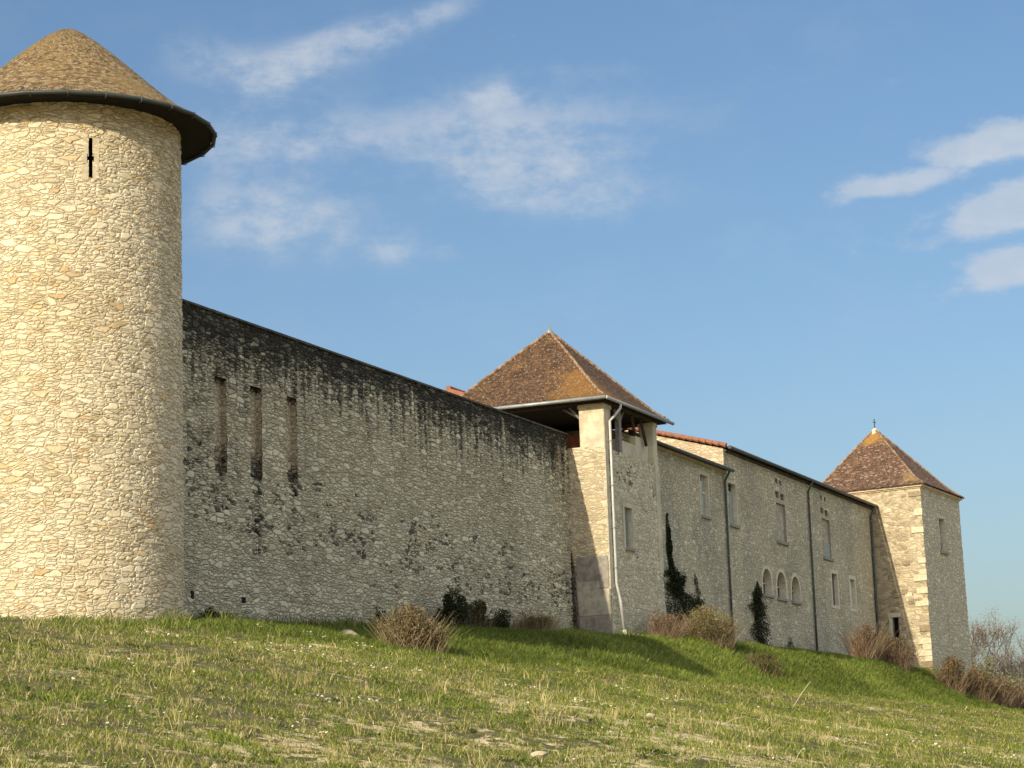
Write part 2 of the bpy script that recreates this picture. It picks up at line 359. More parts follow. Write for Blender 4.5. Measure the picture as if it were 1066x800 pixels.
# ------------------------------------------------------------------ grass
CAM=np.array([-51.5,-31.9]); ALPHA=R(23.3)
def wedge(n,r0,r1,power):
    """points in the meadow seen from the path, by distance from it"""
    uu=rng.uniform(0,1,n); r=(r0**power+uu*(r1**power-r0**power))**(1/power)
    a=ALPHA+rng.uniform(-R(17),R(17),n)
    return np.stack([CAM[0]+r*np.cos(a),CAM[1]+r*np.sin(a)],1),r
def blades(P,hgt,wid,lean,col,name,parent=None,mat='grass',tip=None):
    n=len(P); az=rng.uniform(0,2*np.pi,n); faz=rng.uniform(0,2*np.pi,n)
    z=height(P[:,0],P[:,1]) if P.shape[1]==2 else P[:,2]
    base=np.stack([P[:,0],P[:,1],z-.015],1)
    side=np.stack([np.cos(faz),np.sin(faz),np.zeros(n)],1)*wid[:,None]/2
    ld=np.stack([np.cos(az),np.sin(az),np.zeros(n)],1)*(lean*hgt)[:,None]
    up=np.array([0,0,1.])[None,:]
    mid=base+up*(hgt*.55)[:,None]+ld*.35; top=base+up*(hgt*np.sqrt(np.clip(1-lean**2*.5,.2,1)))[:,None]+ld
    V=np.stack([base-side,base+side,mid+side*.75,mid-side*.75,top],1).reshape(-1,3)
    i=np.arange(n)*5; Q=np.stack([i,i+1,i+2,i+3],1); T=np.stack([i+3,i+2,i+4],1)
    c=np.repeat(col[:,None,:],5,1)
    if tip is not None: c[:,4]=c[:,4]*.4+np.array(tip)*.6
    return np_mesh(name,V,quads=Q,tris=T,col=c.reshape(-1,3),mat=M[mat],parent=parent)
def clump(P,n,rad):
    k=rng.integers(0,len(P),n); a=rng.uniform(0,6.28,n); r=rad*np.sqrt(rng.uniform(0,1,n)); return P[k]+np.stack([np.cos(a)*r,np.sin(a)*r],1),k
def free(P):
    """keep off the buildings' footprints"""
    x,y=P[:,0],P[:,1]
    ok=(y<-.02)&(((x+5.1)**2+y**2)>2.86**2)
    ok&=~((x>27.5)&(x<33.8)&(y>-1.65)); ok&=~((x>72)&(x<81)&(y>-3.75)&(y>-2.95-.0875*(x-72.2)-.0))
    return ok
GREEN=np.array([[.13,.185,.022],[.18,.235,.03],[.085,.13,.018],[.24,.27,.045]]); DRY=np.array([[.48,.40,.17],[.36,.30,.12],[.62,.53,.28],[.30,.26,.12]]); OLIVE=np.array([[.23,.235,.06],[.18,.185,.045],[.28,.26,.09]])
def pick(pal,n): return pal[rng.integers(0,len(pal),n)]*rng.uniform(.75,1.2,(n,1))
# meadow
C0,_=wedge(70000,12,135,.9); C0=C0[C0[:,1]<-4.5]
P,k=clump(C0,700000,.18)
P=P[free(P)&(P[:,1]<-4.2)]; n=len(P); r=np.hypot(P[:,0]-CAM[0],P[:,1]-CAM[1])
b1=vn(P[:,0],P[:,1],1.6,5); b2=vn(P[:,0],P[:,1],.5,6); b3=vn(P[:,0],P[:,1],5.,7)
bare=(b1*.6+b2*.5+.12*np.clip((-P[:,1]-14)/6,-1,1.4))>.58
keep=~(bare&(rng.uniform(0,1,n)<.78)); P=P[keep]; n=len(P); r=r[keep]; b1=b1[keep]; b2=b2[keep]; b3=b3[keep]
pd=np.clip(.35+.24*b3+.30*b2-.12*b1-.35*np.clip((P[:,1]+8)/2.5,0,1),.04,.9)
u=rng.uniform(0,1,n); col=np.where((u<pd*.75)[:,None],pick(DRY,n),np.where((u<pd)[:,None],pick(OLIVE,n),pick(GREEN,n)*1.05))
tf=np.clip(.5+.6*vn(P[:,0],P[:,1],.22,31)+.4*vn(P[:,0],P[:,1],.6,32),0,1.4); hg=rng.uniform(.035,.10,n)*(.55+1.1*tf)*(1+.25*np.clip(b1,-.8,1))*np.where(rng.uniform(0,1,n)<.03,1.8,1.); wd=.0045+.00022*r+rng.uniform(0,.003,n)
g1=blades(P,hg,wd,rng.uniform(.3,1.35,n),col,'meadow_grass'); tag(g1,'short tufted half-dry grass over the foreground meadow','grass',kind='stuff')
# bank by the walls: longer and greener
xx=rng.uniform(-22,98,30000); yy=rng.uniform(-8.2,-.1,30000); C1=np.stack([xx,yy],1)
P,k=clump(C1,330000,.16); n=len(P); edge=-7.0+.9*vn(P[:,0],P[:,1],1.6,9)+rng.normal(size=n)*.45+np.clip((3-P[:,0])/3,0,3.5)
keep=free(P)&(P[:,1]>edge); P=P[keep]; n=len(P); r=np.hypot(P[:,0]-CAM[0],P[:,1]-CAM[1])
b2=vn(P[:,0],P[:,1],.7,11); b3=vn(P[:,0],P[:,1],3.,12)
u=rng.uniform(0,1,n); pd=np.clip(.10+.08*b2+.08*b3,.02,.35)
LUSH=np.array([[.12,.175,.025],[.17,.225,.04],[.085,.13,.02],[.21,.25,.055]])
col=np.where((u<pd)[:,None],pick(OLIVE,n)*1.05,pick(LUSH,n))*(1+.30*np.clip(b3,-1,1)+.18*np.clip(b2,-1,1))[:,None]
hg=rng.uniform(.10,.26,n)*(1+.4*np.clip(b2,-.8,1)); wd=.010+.00018*r+rng.uniform(0,.004,n)
g2=blades(P,hg,wd,rng.uniform(.3,1.,n),col,'bank_grass'); tag(g2,'longer bright green grass on the bank below the walls','grass',kind='stuff')
# ragged fringe of taller grass and weeds along the wall foot
xf=rng.uniform(-12,80,420); yf=np.where(xf<-2,-2.9-rng.uniform(0,.5,420),np.where((xf>27.3)&(xf<34.2),-1.6-rng.uniform(0,.4,420),np.where(xf>71.5,-3.2-rng.uniform(0,.6,420),-rng.uniform(.08,.7,420))))
P,k=clump(np.stack([xf,yf],1),9500,.16); P=P[free(P)]; n=len(P)
g4=blades(P,rng.uniform(.15,.5,n)*(.5+.9*rng.uniform(0,1,420)[k[:n]]),rng.uniform(.014,.028,n),rng.uniform(.1,.8,n),np.where((rng.uniform(0,1,n)<.3)[:,None],pick(DRY,n)*.8,pick(LUSH,n)*.85),'wall_foot_grass'); tag(g4,'ragged taller grass and weeds along the foot of the walls','grass',kind='stuff')
# tall dry wisps in the meadow
C2,_=wedge(260,14,60,1.2); C2=C2[C2[:,1]<-6]; C2=np.concatenate([C2,np.array([[-25.3,-20.1],[-24.9,-19.8],[-20.,-18.6],[-19.4,-18.5],[-17.9,-17.7]]).repeat(1,0)])
P,k=clump(C2,3200,.14); n=len(P); r=np.hypot(P[:,0]-CAM[0],P[:,1]-CAM[1])
g3=blades(P,rng.uniform(.16,.38,n),.003+.00014*r,rng.uniform(.15,.8,n),pick(DRY,n)*1.1,'dry_grass_wisps'); tag(g3,'thin straw-coloured dry grass wisps standing above the meadow','grass',kind='stuff')
# broad leaved weeds low in the meadow
def rosette(P,name,pal,size,label):
    n=len(P); V=[];Q=[];Cc=[]
    for i,(x,y) in enumerate(P):
        z=H(x,y); m=rng.integers(6,11); c=pal[rng.integers(0,len(pal))]*rng.uniform(.8,1.2)
        for j in range(m):
            a=rng.uniform(0,6.28); L=size*rng.uniform(.6,1.2); w=L*.3; t=rng.uniform(.25,.9)
            d=np.array([math.cos(a)*math.cos(t),math.sin(a)*math.cos(t),math.sin(t)]); s=np.array([-math.sin(a),math.cos(a),0])*w/2; o=np.array([x,y,z])
            b=len(V); V+=[o,o+d*L*.55+s,o+d*L,o+d*L*.55-s]; Q.append((b,b+1,b+2,b+3)); Cc+=[c]*4
    g=np_mesh(name,np.array(V),quads=np.array(Q),col=np.array(Cc),mat=M['leaf']); tag(g,label,'weeds',kind='stuff')
Cw,_=wedge(160,13,40,1.1); Pw,_=clump(Cw,1500,.32); rosette(Pw,'broad_leaved_weeds',np.array([[.07,.12,.03],[.11,.17,.04],[.09,.11,.05]]),.085,'low dark green broad-leaved weeds scattered in the foreground grass')
# daisies
Cd,_=wedge(90,13,58,1.2); Cd=Cd[Cd[:,1]<-4]; Pd,_=clump(Cd,1500,.45); Ps,_=wedge(260,13,60,1.2); Pd=np.concatenate([Pd,Ps]); Pd=Pd[free(Pd)&(Pd[:,1]<-3.5)]
n=len(Pd); r=np.hypot(Pd[:,0]-CAM[0],Pd[:,1]-CAM[1]); z=height(Pd[:,0],Pd[:,1])+rng.uniform(.06,.13,n); V=[];F6=[]
rad=rng.uniform(.010,.017,n)+.0002*r; til=rng.uniform(0,.9,n); az=rng.uniform(0,6.28,n)
T=[];Cc=[]
for i in range(n):
    o=np.array([Pd[i,0],Pd[i,1],z[i]]); nn=np.array([math.cos(az[i])*math.sin(til[i]),math.sin(az[i])*math.sin(til[i]),math.cos(til[i])]); e=np.cross(nn,[.3,.9,.1]); e/=np.linalg.norm(e); f=np.cross(nn,e)
    b=len(V); V.append(o+nn*.004); Cc.append((.75,.55,.08))
    for q in range(8):
        a=q*math.pi/4; V.append(o+(e*math.cos(a)+f*math.sin(a))*rad[i]*rng.uniform(.8,1.1)); Cc.append((.82,.82,.76))
    T+=[(b,b+1+q,b+1+(q+1)%8) for q in range(8)]
d=np_mesh('daisies',np.array(V),tris=np.array(T),col=np.array(Cc),mat=M['grass']); tag(d,'scattered tiny white daisies in the meadow grass','flowers',kind='stuff')

# loose stones
def rock(name,x,y,s,label):
    import bmesh
    bm=bmesh.new(); bmesh.ops.create_icosphere(bm,subdivisions=3,radius=1)
    rr=random.Random(int(x*100)); ax=[(Vector((rr.uniform(-1,1),rr.uniform(-1,1),rr.uniform(-1,1))).normalized(),rr.uniform(.55,.85)) for _ in range(9)]
    for v in bm.verts:
        for a,dd in ax:
            t=v.co.dot(a)
            if t>dd: v.co-=a*(t-dd)
        v.co=Vector((v.co.x*s*1.3,v.co.y*s,v.co.z*s*.6))
    me=bpy.data.meshes.new(name); bm.to_mesh(me); bm.free(); o=link(name,me,M['lichenrock']); o.location=(x,y,H(x,y)+s*.28); o.rotation_euler=(0,0,rr.uniform(0,6))
    return tag(o,label,'stone','small pale stones lying in the meadow')
for (x,y,s,l) in ((-22.65,-19.68,.13,'pale flat stone in the grass below the corner pavilion'),
 (-29.8,-21.1,.08,'small pale stone in the short grass, lone and flat'),(-34.4,-20,.09,'pale stone beside bare soil below the round tower'),
 (-21.6,-19.8,.07,'small pale stone lying next to the larger flat stone'),(-13.4,-17.9,.13,'pale stone in the meadow left of the dry stalks'),
 (-34.5,-21.5,.12,'broad pale stone low at the bottom of the meadow under the tower'),(-27.1,-21.9,.11,'pale stone at the bottom edge of the meadow in the middle'),
 (3.0,-3.4,.32,'long pale stone half buried on the bank left of the round dried bush'),(-30.5,-19.3,.07,'small pale stone in the grass under the shaded wall niches'),(-24.2,-22.2,.1,'pale stone at the bottom edge right of the dry wisps')):
    rock('meadow_stone',x,y,s,l)
# straw stalks
for (a,b,l) in (((8.55,-13.95),(9.6,-13.2),'long leaning straw stalk, the upper right of the three'),((-12.4,-18.9),(-8.0,-18.2),'straw stalk lying almost flat in the meadow'),((-17.68,-21.77),(-16.3,-20.6),'short leaning straw stalk nearest the bottom of the photo')):
    z0=H(*a); z1=H(*b); mb=MB(); hh={'long':.95,'stra':.42,'shor':.5}[l[:4]]
    p0=Vector((a[0],a[1],z0)); p1=Vector((b[0],b[1],z1+hh)); dv=(p1-p0)
    if l[:4]=='stra': p0.z+=.10; p1=p0+Vector((.18,-.42,.14)); p1.z=max(p1.z,H(p1.x,p1.y)+.12)
    elif l[:4]=='long': p1=p0+Vector((.25,-.48,.72))
    else: p1=p0+Vector((.06,-.14,.24))
    m=(p0+p1)/2+Vector((0,0,.03)); mb.tube([p0,m,p1],[.006,.005,.004] if l[:4]!='long' else [.011,.010,.007],6)
    o=mb.build('straw_stalk',simple('straw',(.55,.48,.32),.8,.1,8.,0)); tag(o,l,'stalk','dry straw stalks in the meadow')

# ------------------------------------------------------------------ outlines / openings
def rect(u0,u1,v0,v1): return [(u0,v0),(u1,v0),(u1,v1),(u0,v1)]
def arch(u0,u1,v0,v1,n=10):
    r=(u1-u0)/2; c=(u0+u1)/2; return [(u0,v0),(u1,v0)]+[(c+r*math.cos(a),v1-r+r*math.sin(a)) for a in [math.pi*i/n for i in range(n+1)]]
def inside(u,v,poly):
    c=False; j=len(poly)-1
    for i in range(len(poly)):
        (x1,y1),(x2,y2)=poly[i],poly[j]
        if (y1>v)!=(y2>v) and u<(x2-x1)*(v-y1)/(y2-y1)+x1: c=not c
        j=i
    return c
def niche(name,poly,depth,y0,mat,parent,backmat=None,front=.02,fn=None):
    """reveal ring and back panel of an opening cut in a wall in the plane y=y0, going inwards (+y)"""
    fn=fn or (lambda u,v,w:(u,y0+w,v))
    mb=MB(); n=len(poly)
    for i in range(n):
        a,b=poly[i],poly[(i+1)%n]; L=math.dist(a,b)
        mb.quad([fn(*a,-front),fn(*b,-front),fn(*b,depth),fn(*a,depth)][::-1],[(a[0]-front,a[1]),(b[0]-front,b[1]+1e-3),(b[0]+depth,b[1]+1e-3),(a[0]+depth,a[1])][::-1])
    if backmat is None or backmat is mat:
        mb.quad([fn(*p,depth) for p in poly],[p for p in poly]); return mb.build(name,mat,parent)
    o=mb.build(name,mat,parent); m2=MB(); m2.quad([fn(*p,depth) for p in poly],[p for p in poly]); m2.build('back_panel',backmat,o); return o
def ring(name,u0,u1,v0,v1,t,y0,mat,parent,out=.04,sides='lrtb',deep=.1,fn=None):
    """four dressed stones round an opening"""
    mb=MB(); e=.002
    def B(a,b,c,d):
        if fn is None: mb.box((a,y0-out,c),(b,y0+deep,d))
        else: fn(mb,a,b,c,d)
    if 'l' in sides: B(u0-t,u0-e,v0,v1)
    if 'r' in sides: B(u1+e,u1+t,v0,v1)
    if 't' in sides: B(u0-t*1.15,u1+t*1.15,v1+e,v1+t)
    if 'b' in sides: B(u0-t*1.15,u1+t*1.15,v0-t*.8,v0-e)
    return mb.each(name,mat,parent)

# ------------------------------------------------------------------ round tower
TX,TY,TR=-5.1,0.,2.77
rt=empty('round_tower',(TX,TY,6.2),'round pale rubble tower with a conical tiled roof at the near end of the wall','tower')
TH0=R(225.6)
slit=[rect(TR*TH0-.045,TR*TH0+.045,16.62,17.60)]
def slit_in(u,v): return (abs(u-TR*TH0)<.045 and 16.62<v<17.60) or ((u-TR*TH0)**2+(v-17.08)**2<.085**2)
mb=MB(); us=lines(TR*R(95),TR*R(320),.035,[TR*TH0-.045,TR*TH0+.045]); vs=lines(5.2,18.72,.035)
mb.grid(lambda u,v:(TX+TR*math.cos(u/TR),TY+TR*math.sin(u/TR),v),us,vs,slit_in)
us2=[TR*R(320)+TR*R(135)*i/30 for i in range(31)]; mb.grid(lambda u,v:(TX+TR*math.cos(u/TR),TY+TR*math.sin(u/TR),v),us2,lines(5.2,18.72,.5))
mb.build('masonry',M['tower'],rt)
# slit lining
ct,st_=math.cos(TH0),math.sin(TH0)
def tf(a,v,w): rr=TR-w; return (TX+ct*rr-st_*a,TY+st_*rr+ct*a,v)
mb=MB(); mb.quad([tf(-.2,16.4,.35),tf(.2,16.4,.35),tf(.2,17.8,.35),tf(-.2,17.8,.35)])
for a in(-.2,.2): mb.quad([tf(a,16.4,0.03),tf(a,16.4,.35),tf(a,17.8,.35),tf(a,17.8,.03)])
for v in(16.4,17.8): mb.quad([tf(-.2,v,0.03),tf(.2,v,.03),tf(.2,v,.35),tf(-.2,v,.35)])
mb.build('arrow_slit',M['dark'],rt)
mb=MB()
for (a0,a1,v0,v1) in ((-.20,-.055,16.55,16.93),(.055,.19,16.60,16.93),(-.17,-.055,17.24,17.62),(.055,.21,17.24,17.60),(-.19,-.09,16.95,17.22),(.09,.20,16.95,17.22)):
    P=[tf(a,v,w) for a in(a0,a1) for v in(v0,v1) for w in(-.040,.02)]
    for q in ((0,4,6,2),(1,3,7,5),(0,2,3,1),(4,5,7,6),(2,6,7,3),(0,1,5,4)): mb.quad([P[i] for i in q])
mb.build('slit_surround',simple('slit_jamb_stone',(.52,.455,.33),.9,.12,7.,.008,c2=(.42,.355,.24)),rt)
prof=[(3.62,18.50),(3.35,18.66),(3.05,18.86),(2.7,19.14),(2.2,19.58),(1.7,20.04),(1.2,20.49),(.74,20.87),(.45,21.08),(.28,21.18),(.14,21.23),(.0,21.24)]
mb=MB(); NS=96; sl=[0]
for a,b in zip(prof,prof[1:]): sl.append(sl[-1]+math.dist(a,b))
for i in range(len(prof)-1):
    pass
b=len(mb.v)
for (r_,z_) in prof:
    for k in range(NS+1): a=2*math.pi*k/NS; mb.v.append((TX+r_*math.cos(a),TY+r_*math.sin(a),z_))
for i in range(len(prof)-1):
    for k in range(NS):
        q=b+i*(NS+1)+k; mb.f.append((q,q+1,q+NS+2,q+NS+1))
        A0,A1=2*math.pi*k/NS*2.4,2*math.pi*(k+1)/NS*2.4; mb.uv.append([(A0,sl[i]),(A1,sl[i]),(A1,sl[i+1]),(A0,sl[i+1])]); mb.sm.append(True)
roof=mb.build('roof',M['conetile'],rt)
# ragged tile ends at the eave: two courses of real tiles
mb=MB(); rr=random.Random(3)
for k in range(150):
    a0=2*math.pi*k/150+.004; a1=2*math.pi*(k+1)/150-.004; ex=rr.uniform(-.02,.01)
    for (ra,za,rb,zb,lift) in ((3.63+ex,18.49,3.30,18.705,.012),):
        P=[(ra,a0,za+lift),(ra,a1,za+lift),(rb,a1,zb+lift*.6),(rb,a0,zb+lift*.6)]
        top=[(TX+q[0]*math.cos(q[1]),TY+q[0]*math.sin(q[1]),q[2]) for q in P]; bot=[(x,y,z-.018) for x,y,z in top]
        mb.quad(top,[(a0*2.4,0),(a1*2.4,0),(a1*2.4,.3),(a0*2.4,.3)]); mb.quad([top[1],top[0],bot[0],bot[1]],[(a0*2.4,0),(a1*2.4,0),(a1*2.4,.1),(a0*2.4,.1)])
mb.build('eave_tiles',M['conetile'],rt)
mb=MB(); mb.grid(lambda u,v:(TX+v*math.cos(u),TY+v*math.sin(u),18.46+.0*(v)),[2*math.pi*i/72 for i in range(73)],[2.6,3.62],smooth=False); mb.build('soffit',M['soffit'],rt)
mb=MB(); ring_=[(TX+3.68*math.cos(2*math.pi*k/26+.1),TY+3.68*math.sin(2*math.pi*k/26+.1),18.44) for k in range(27)]
mb.tube(ring_,.052,8,False); gut=mb.each('gutter',M['darkmetal'],rt)
mb=MB()
for k in range(26):
    a=2*math.pi*(k+.5)/26; c,s=math.cos(a),math.sin(a); mb.tube([(TX+3.60*c,TY+3.60*s,18.50),(TX+3.715*c,TY+3.715*s,18.50),(TX+3.725*c,TY+3.725*s,18.38),(TX+3.6*c,TY+3.6*s,18.36)],.014,5)
mb.each('gutter_bracket',M['pipe'],gut)

# ------------------------------------------------------------------ rampart wall
rw=empty('rampart_wall',(-3,0,6.3),'long straight rubble rampart wall blackened along its top, between round tower and pavilion','wall')
NI=[(1.85,2.50,10.80,13.43),(3.80,4.44,10.82,13.46),(5.90,6.50,10.95,13.47)]
def r_skip(u,v): return any(a<u<b and c<v<d for a,b,c,d in NI)
TOP=15.2
mb=MB(); us=lines(-3.2,27.62,.05,[x for n_ in NI for x in n_[:2]]); vs=lines(5.6,TOP,.05,[x for n_ in NI for x in n_[2:]])
mb.grid(lambda u,v:(u,0,v),us,vs,r_skip)
mb.quad([(27.62,0,5.6),(27.62,.75,5.6),(27.62,.75,TOP),(27.62,0,TOP)],[(0,5.6),(.75,5.6),(.75,TOP),(0,TOP)])
mb.grid(lambda u,v:(u,.75,v),[-3.2,27.62],[5.6,TOP]); mb.build('masonry',M['rampart'],rw)
mb=MB(); x=-3.2; rr=random.Random(5)
while x<27.6:
    L=min(rr.uniform(.35,.7),27.64-x); e=rr.uniform(-.012,.012)
    if L>.02: mb.box((x,-.085+e,TOP+.0),(x+L-.006,.80,TOP+.062+e*.6))
    x+=L
mb.build('coping',M['coping'],rw)
for (a,b_,c,d_) in NI: niche('blocked_loophole',rect(a,b_,c,d_),.16,0,M['niche'] if 'niche' in M else M.setdefault('niche',stone('loophole_fill',.26,.12,[(0.,(.40,.33,.23)),(.5,(.50,.42,.30)),(1.,(.42,.36,.26))],(.26,.22,.16),.02,disp=False,stain=lambda N,u,v,p:N.math('MAXIMUM',N.mr(v,12.3,11.0,0.,.75),N.mr(v,13.1,13.45,0.,.8)),seed=0.)),rw)
# putlog holes near the foot
for (x,z,w,h_) in ((.55,7.2,.11,.22),(3.2,7.28,.17,.15),):
    mb=MB(); mb.box((x,-.056,z),(x+w,.1,z+h_)); mb.build('drain_hole',M['dark'],rw)

# ------------------------------------------------------------------ helpers for hipped roofs
def hip_roof(cor,apex,flare,mat,parent,name='roof',thick=.05):
    """four faces from eave corners to apex with a bell-cast foot; cor counter-clockwise"""
    mb=MB(); A=Vector(apex)
    for i in range(4):
        a=Vector(cor[i]); b_=Vector(cor[(i+1)%4]); L=(b_-a).length
        prev=None; s=0
        for t,dz in flare:
            p=a.lerp(A,t)+Vector((0,0,dz)); q=b_.lerp(A,t)+Vector((0,0,dz))
            if prev is not None:
                pp,pq,ps=prev; s2=ps+((p+q)/2-(pp+pq)/2).length; ns=max(1,int(L/.6))
                w0=(pq-pp).length/2; w1=(q-p).length/2
                if t>=.999: mb.quad([pp,pq,p],[(i*20-w0,ps),(i*20+w0,ps),(i*20,s2)])
                else: mb.quad([pp,pq,q,p],[(i*20-w0,ps),(i*20+w0,ps),(i*20+w1,s2),(i*20-w1,s2)])
                s=s2
            prev=(p,q,s)
    return mb.build(name,mat,parent)
def hip_tiles(cor,apex,flare,n,mat,parent,size=.13):
    A=Vector(apex); rr=random.Random(9)
    for i in range(4):
        a=Vector(cor[i]); mb=MB()
        def P(t):
            for (t0,d0),(t1,d1) in zip(flare,flare[1:]):
                if t<=t1: k=(t-t0)/(t1-t0); return a.lerp(A,t)+Vector((0,0,d0+(d1-d0)*k))
            return A
        for k in range(n):
            p=P(k/n); q=P(min(1,(k+1.15)/n)); s=size*rr.uniform(.85,1.1)
            mb.tube([p+Vector((0,0,.0)),q+Vector((0,0,.035))],[s,s*.62],7,True,False)
        mb.build('hip_tiles',mat,parent)
def eave_tiles(cor,apex,flare,mat,parent,w=.17):
    mb=MB(); rr=random.Random(21); A=Vector(apex)
    t1,d1=flare[1]
    for i in range(4):
        a=Vector(cor[i]); b_=Vector(cor[(i+1)%4]); L=(b_-a).length; e=(b_-a)/L; up=((a+b_)/2).lerp(A,t1)+Vector((0,0,d1))-(a+b_)/2; U=up.normalized(); nrm=e.cross(U).normalized(); n=int(L/w)
        for row in range(2):
            for k in range(n):
                s0=k*L/n+(.5*w if row else 0); s1=s0+L/n-.008
                if s1>L: continue
                o=U*(row*.13-.05+rr.uniform(-.02,.012)); l=nrm*(.028+rr.uniform(0,.012))
                P0=a+e*s0+o+l; P1=a+e*s1+o+l; P2=P1+U*.26-nrm*.02; P3=P0+U*.26-nrm*.02
                uu=i*20+(s0-L/2); mb.quad([P0,P1,P2,P3],[(uu,row*.2),(uu+w,row*.2),(uu+w,row*.2+.2),(uu,row*.2+.2)]); D=-nrm*.022
                mb.quad([P0+D,P1+D,P1,P0],[(uu,0),(uu+w,0),(uu+w,.05),(uu,.05)])
    mb.build('eave_tiles',mat,parent)

# ------------------------------------------------------------------ corner pavilion
PX0,PX1,PY0,PY1=27.65,33.45,-1.51,4.6
pv=empty('corner_pavilion',(PX0,PY0,7.5),'square open-topped pavilion with hipped brown tile roof projecting beside the rampart end','tower')
# front (shaded) face, with a little batter at the foot on the far side
WX=(29.38,30.18,11.02,12.55)
mb=MB(); us=lines(PX0,PX1,.05,WX[:2]); vs=lines(6.4,14.62,.05,WX[2:])
def pf(u,v):
    k=(u-PX0)/(PX1-PX0); bat=.30*max(0,(10.2-v)/2.6)*k; b2=0.
    return (u+bat,PY0-b2,v)
mb.grid(pf,us,vs,lambda u,v:WX[0]<u<WX[1] and WX[2]<v<WX[3])
mb.grid(lambda u,v:(PX1+.30*max(0,(10.2-v)/2.6),u,v),[PY0,0.,PY1],lines(6.4,14.62,.5))
mb.grid(lambda u,v:(u,PY1,v),[PX0,PX1],lines(6.4,14.62,.8))
mb.build('front_masonry',M['pav'],pv)
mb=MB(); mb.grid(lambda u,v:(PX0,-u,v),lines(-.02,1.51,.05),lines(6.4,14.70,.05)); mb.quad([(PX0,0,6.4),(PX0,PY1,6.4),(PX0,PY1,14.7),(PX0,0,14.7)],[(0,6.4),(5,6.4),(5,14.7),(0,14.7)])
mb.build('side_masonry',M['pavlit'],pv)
mb=MB(); mb.box((PX0+.01,PY0+.01,14.45),(PX1-.01,PY1-.01,14.60)); mb.build('gallery_floor',M['cement'],pv)
# pillars
def pillar(x0,x1,y0,y1,z0,z1,mat):
    mb=MB(); c=.035
    ring_=[(x0+c,y0),(x1-c,y0),(x1,y0+c),(x1,y1-c),(x1-c,y1),(x0+c,y1),(x0,y1-c),(x0,y0+c)]
    for i in range(8):
        a,b_=ring_[i],ring_[(i+1)%8]
        mb.quad([(a[0],a[1],z0),(b_[0],b_[1],z0),(b_[0],b_[1],z1),(a[0],a[1],z1)])
    mb.quad([(*p,z1) for p in ring_]); o=mb.build('pillar',mat,pv); 
    m2=MB(); m2.box((x0-.03,y0-.03,z1-.16),(x1+.03,y1+.03,z1-.02)); m2.build('capital',mat,o); return o
pillar(PX0-.012,PX0+.72,PY0-.015,PY0+1.0,14.58,16.32,M['render'])
pillar(PX1-.40,PX1+.012,PY0-.015,PY0+.6,14.58,16.32,M['rendergrey'])
pillar(PX0-.012,PX0+.6,PY1-.6,PY1+.01,14.58,16.32,M['render'])
pillar(PX1-.6,PX1+.012,PY1-.6,PY1+.01,14.58,16.32,M['rendergrey'])
# smooth rendered strip: the corner below the pillar
mb=MB(); mb.box((PX0-.008,PY0-.022,9.3),(PX0+.28,PY0+.1,14.58)); mb.build('corner_render_strip',M['rendergrey'],pv)
mb=MB(); mb.box((PX1-.42,PY0-.045,10.3),(PX1+.03,PY0+.1,14.58)); mb.build('far_corner_strip',M['rendergrey'],pv)
# recessed infill in the gallery front opening, post, braces, beams
mb=MB(); mb.box((29.62,PY0+.22,14.58),(PX1-.40,PY0+.45,15.22)); mb.box((31.6,PY0+.221,15.22),(PX1-.40,PY0+.449,15.6)); mb.each('infill_panel',M['rendergrey'],pv)
mb=MB(); mb.box((29.35,PY0+.03,14.58),(29.60,PY0+.2,16.3)); o=mb.build('post',M['greywood'],pv)
mb=MB(); mb.tube([(29.48,PY0+.1,15.75),(29.02,PY0+.1,16.3)],.065,4); mb.tube([(29.48,PY0+.1,15.75),(29.95,PY0+.1,16.3)],.065,4); mb.each('post_brace',M['greywood'],o)
mb=MB(); mb.tube([(28.45,PY0+.25,14.62),(28.6,PY0+.25,15.1),(29.3,PY0+.25,15.4)],.06,5); mb.tube([(31.3,PY0+.1,15.55),(30.9,PY0+.1,16.3)],.06,4); mb.tube([(32.5,PY0+.1,15.3),(31.95,PY0+.1,16.3)],.07,4); mb.each('wind_brace',M['wood'],pv)
mb=MB(); mb.box((PX0-.05,PY0-.05,16.322),(PX1+.05,PY0+.2,16.5)); mb.box((PX0-.05,PY0+.201,16.322),(PX0+.2,PY1+.05,16.5)); mb.box((PX1-.2,PY0+.201,16.322),(PX1+.05,PY1+.05,16.5)); mb.box((PX0+.201,PY1-.2,16.322),(PX1-.201,PY1+.05,16.5)); mb.each('wall_plate',M['wood'],pv)
mb=MB(); mb.box((PX0+.62,3.4,14.6),(PX1-.62,3.6,16.32)); mb.box((31.6,-.5,14.6),(31.8,3.39,15.9)); mb.each('inner_brick_wall',M['brick'],pv)
mb=MB(); mb.tube([(27.9,-.52,15.75),(27.9,-.05,16.3)],.06,4); mb.tube([(28.1,-.52,15.8),(28.1,.3,16.3)],.06,4); mb.each('side_brace',M['greywood'],pv)
# rafters and soffit
ev=16.47; cor=[(27.10,-1.80,ev),(34.30,-1.80,ev),(34.30,5.30,ev),(27.10,5.30,ev)]; apex=(30.70,1.80,19.95)
FL=[(0.,0.),(.07,-.06),(.16,-.10),(.28,-.10),(.45,-.06),(.7,-.02),(1.,0.)]
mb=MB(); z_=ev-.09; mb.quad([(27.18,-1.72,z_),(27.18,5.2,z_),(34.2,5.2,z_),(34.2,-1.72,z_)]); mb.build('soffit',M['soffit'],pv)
rf=hip_roof(cor,apex,FL,M['pavtile'],pv); eave_tiles(cor,apex,FL,M['pavtile'],rf); hip_tiles(cor,apex,FL,22,M['ridgetile'],rf,.075)
mb=MB(); mb.tube([(30.7,1.8,19.85),(30.7,1.8,20.02),(30.7,1.8,20.05),(30.7,1.8,20.26)],[.17,.10,.055,.03],8); mb.build('finial',M['zinc'],rf)
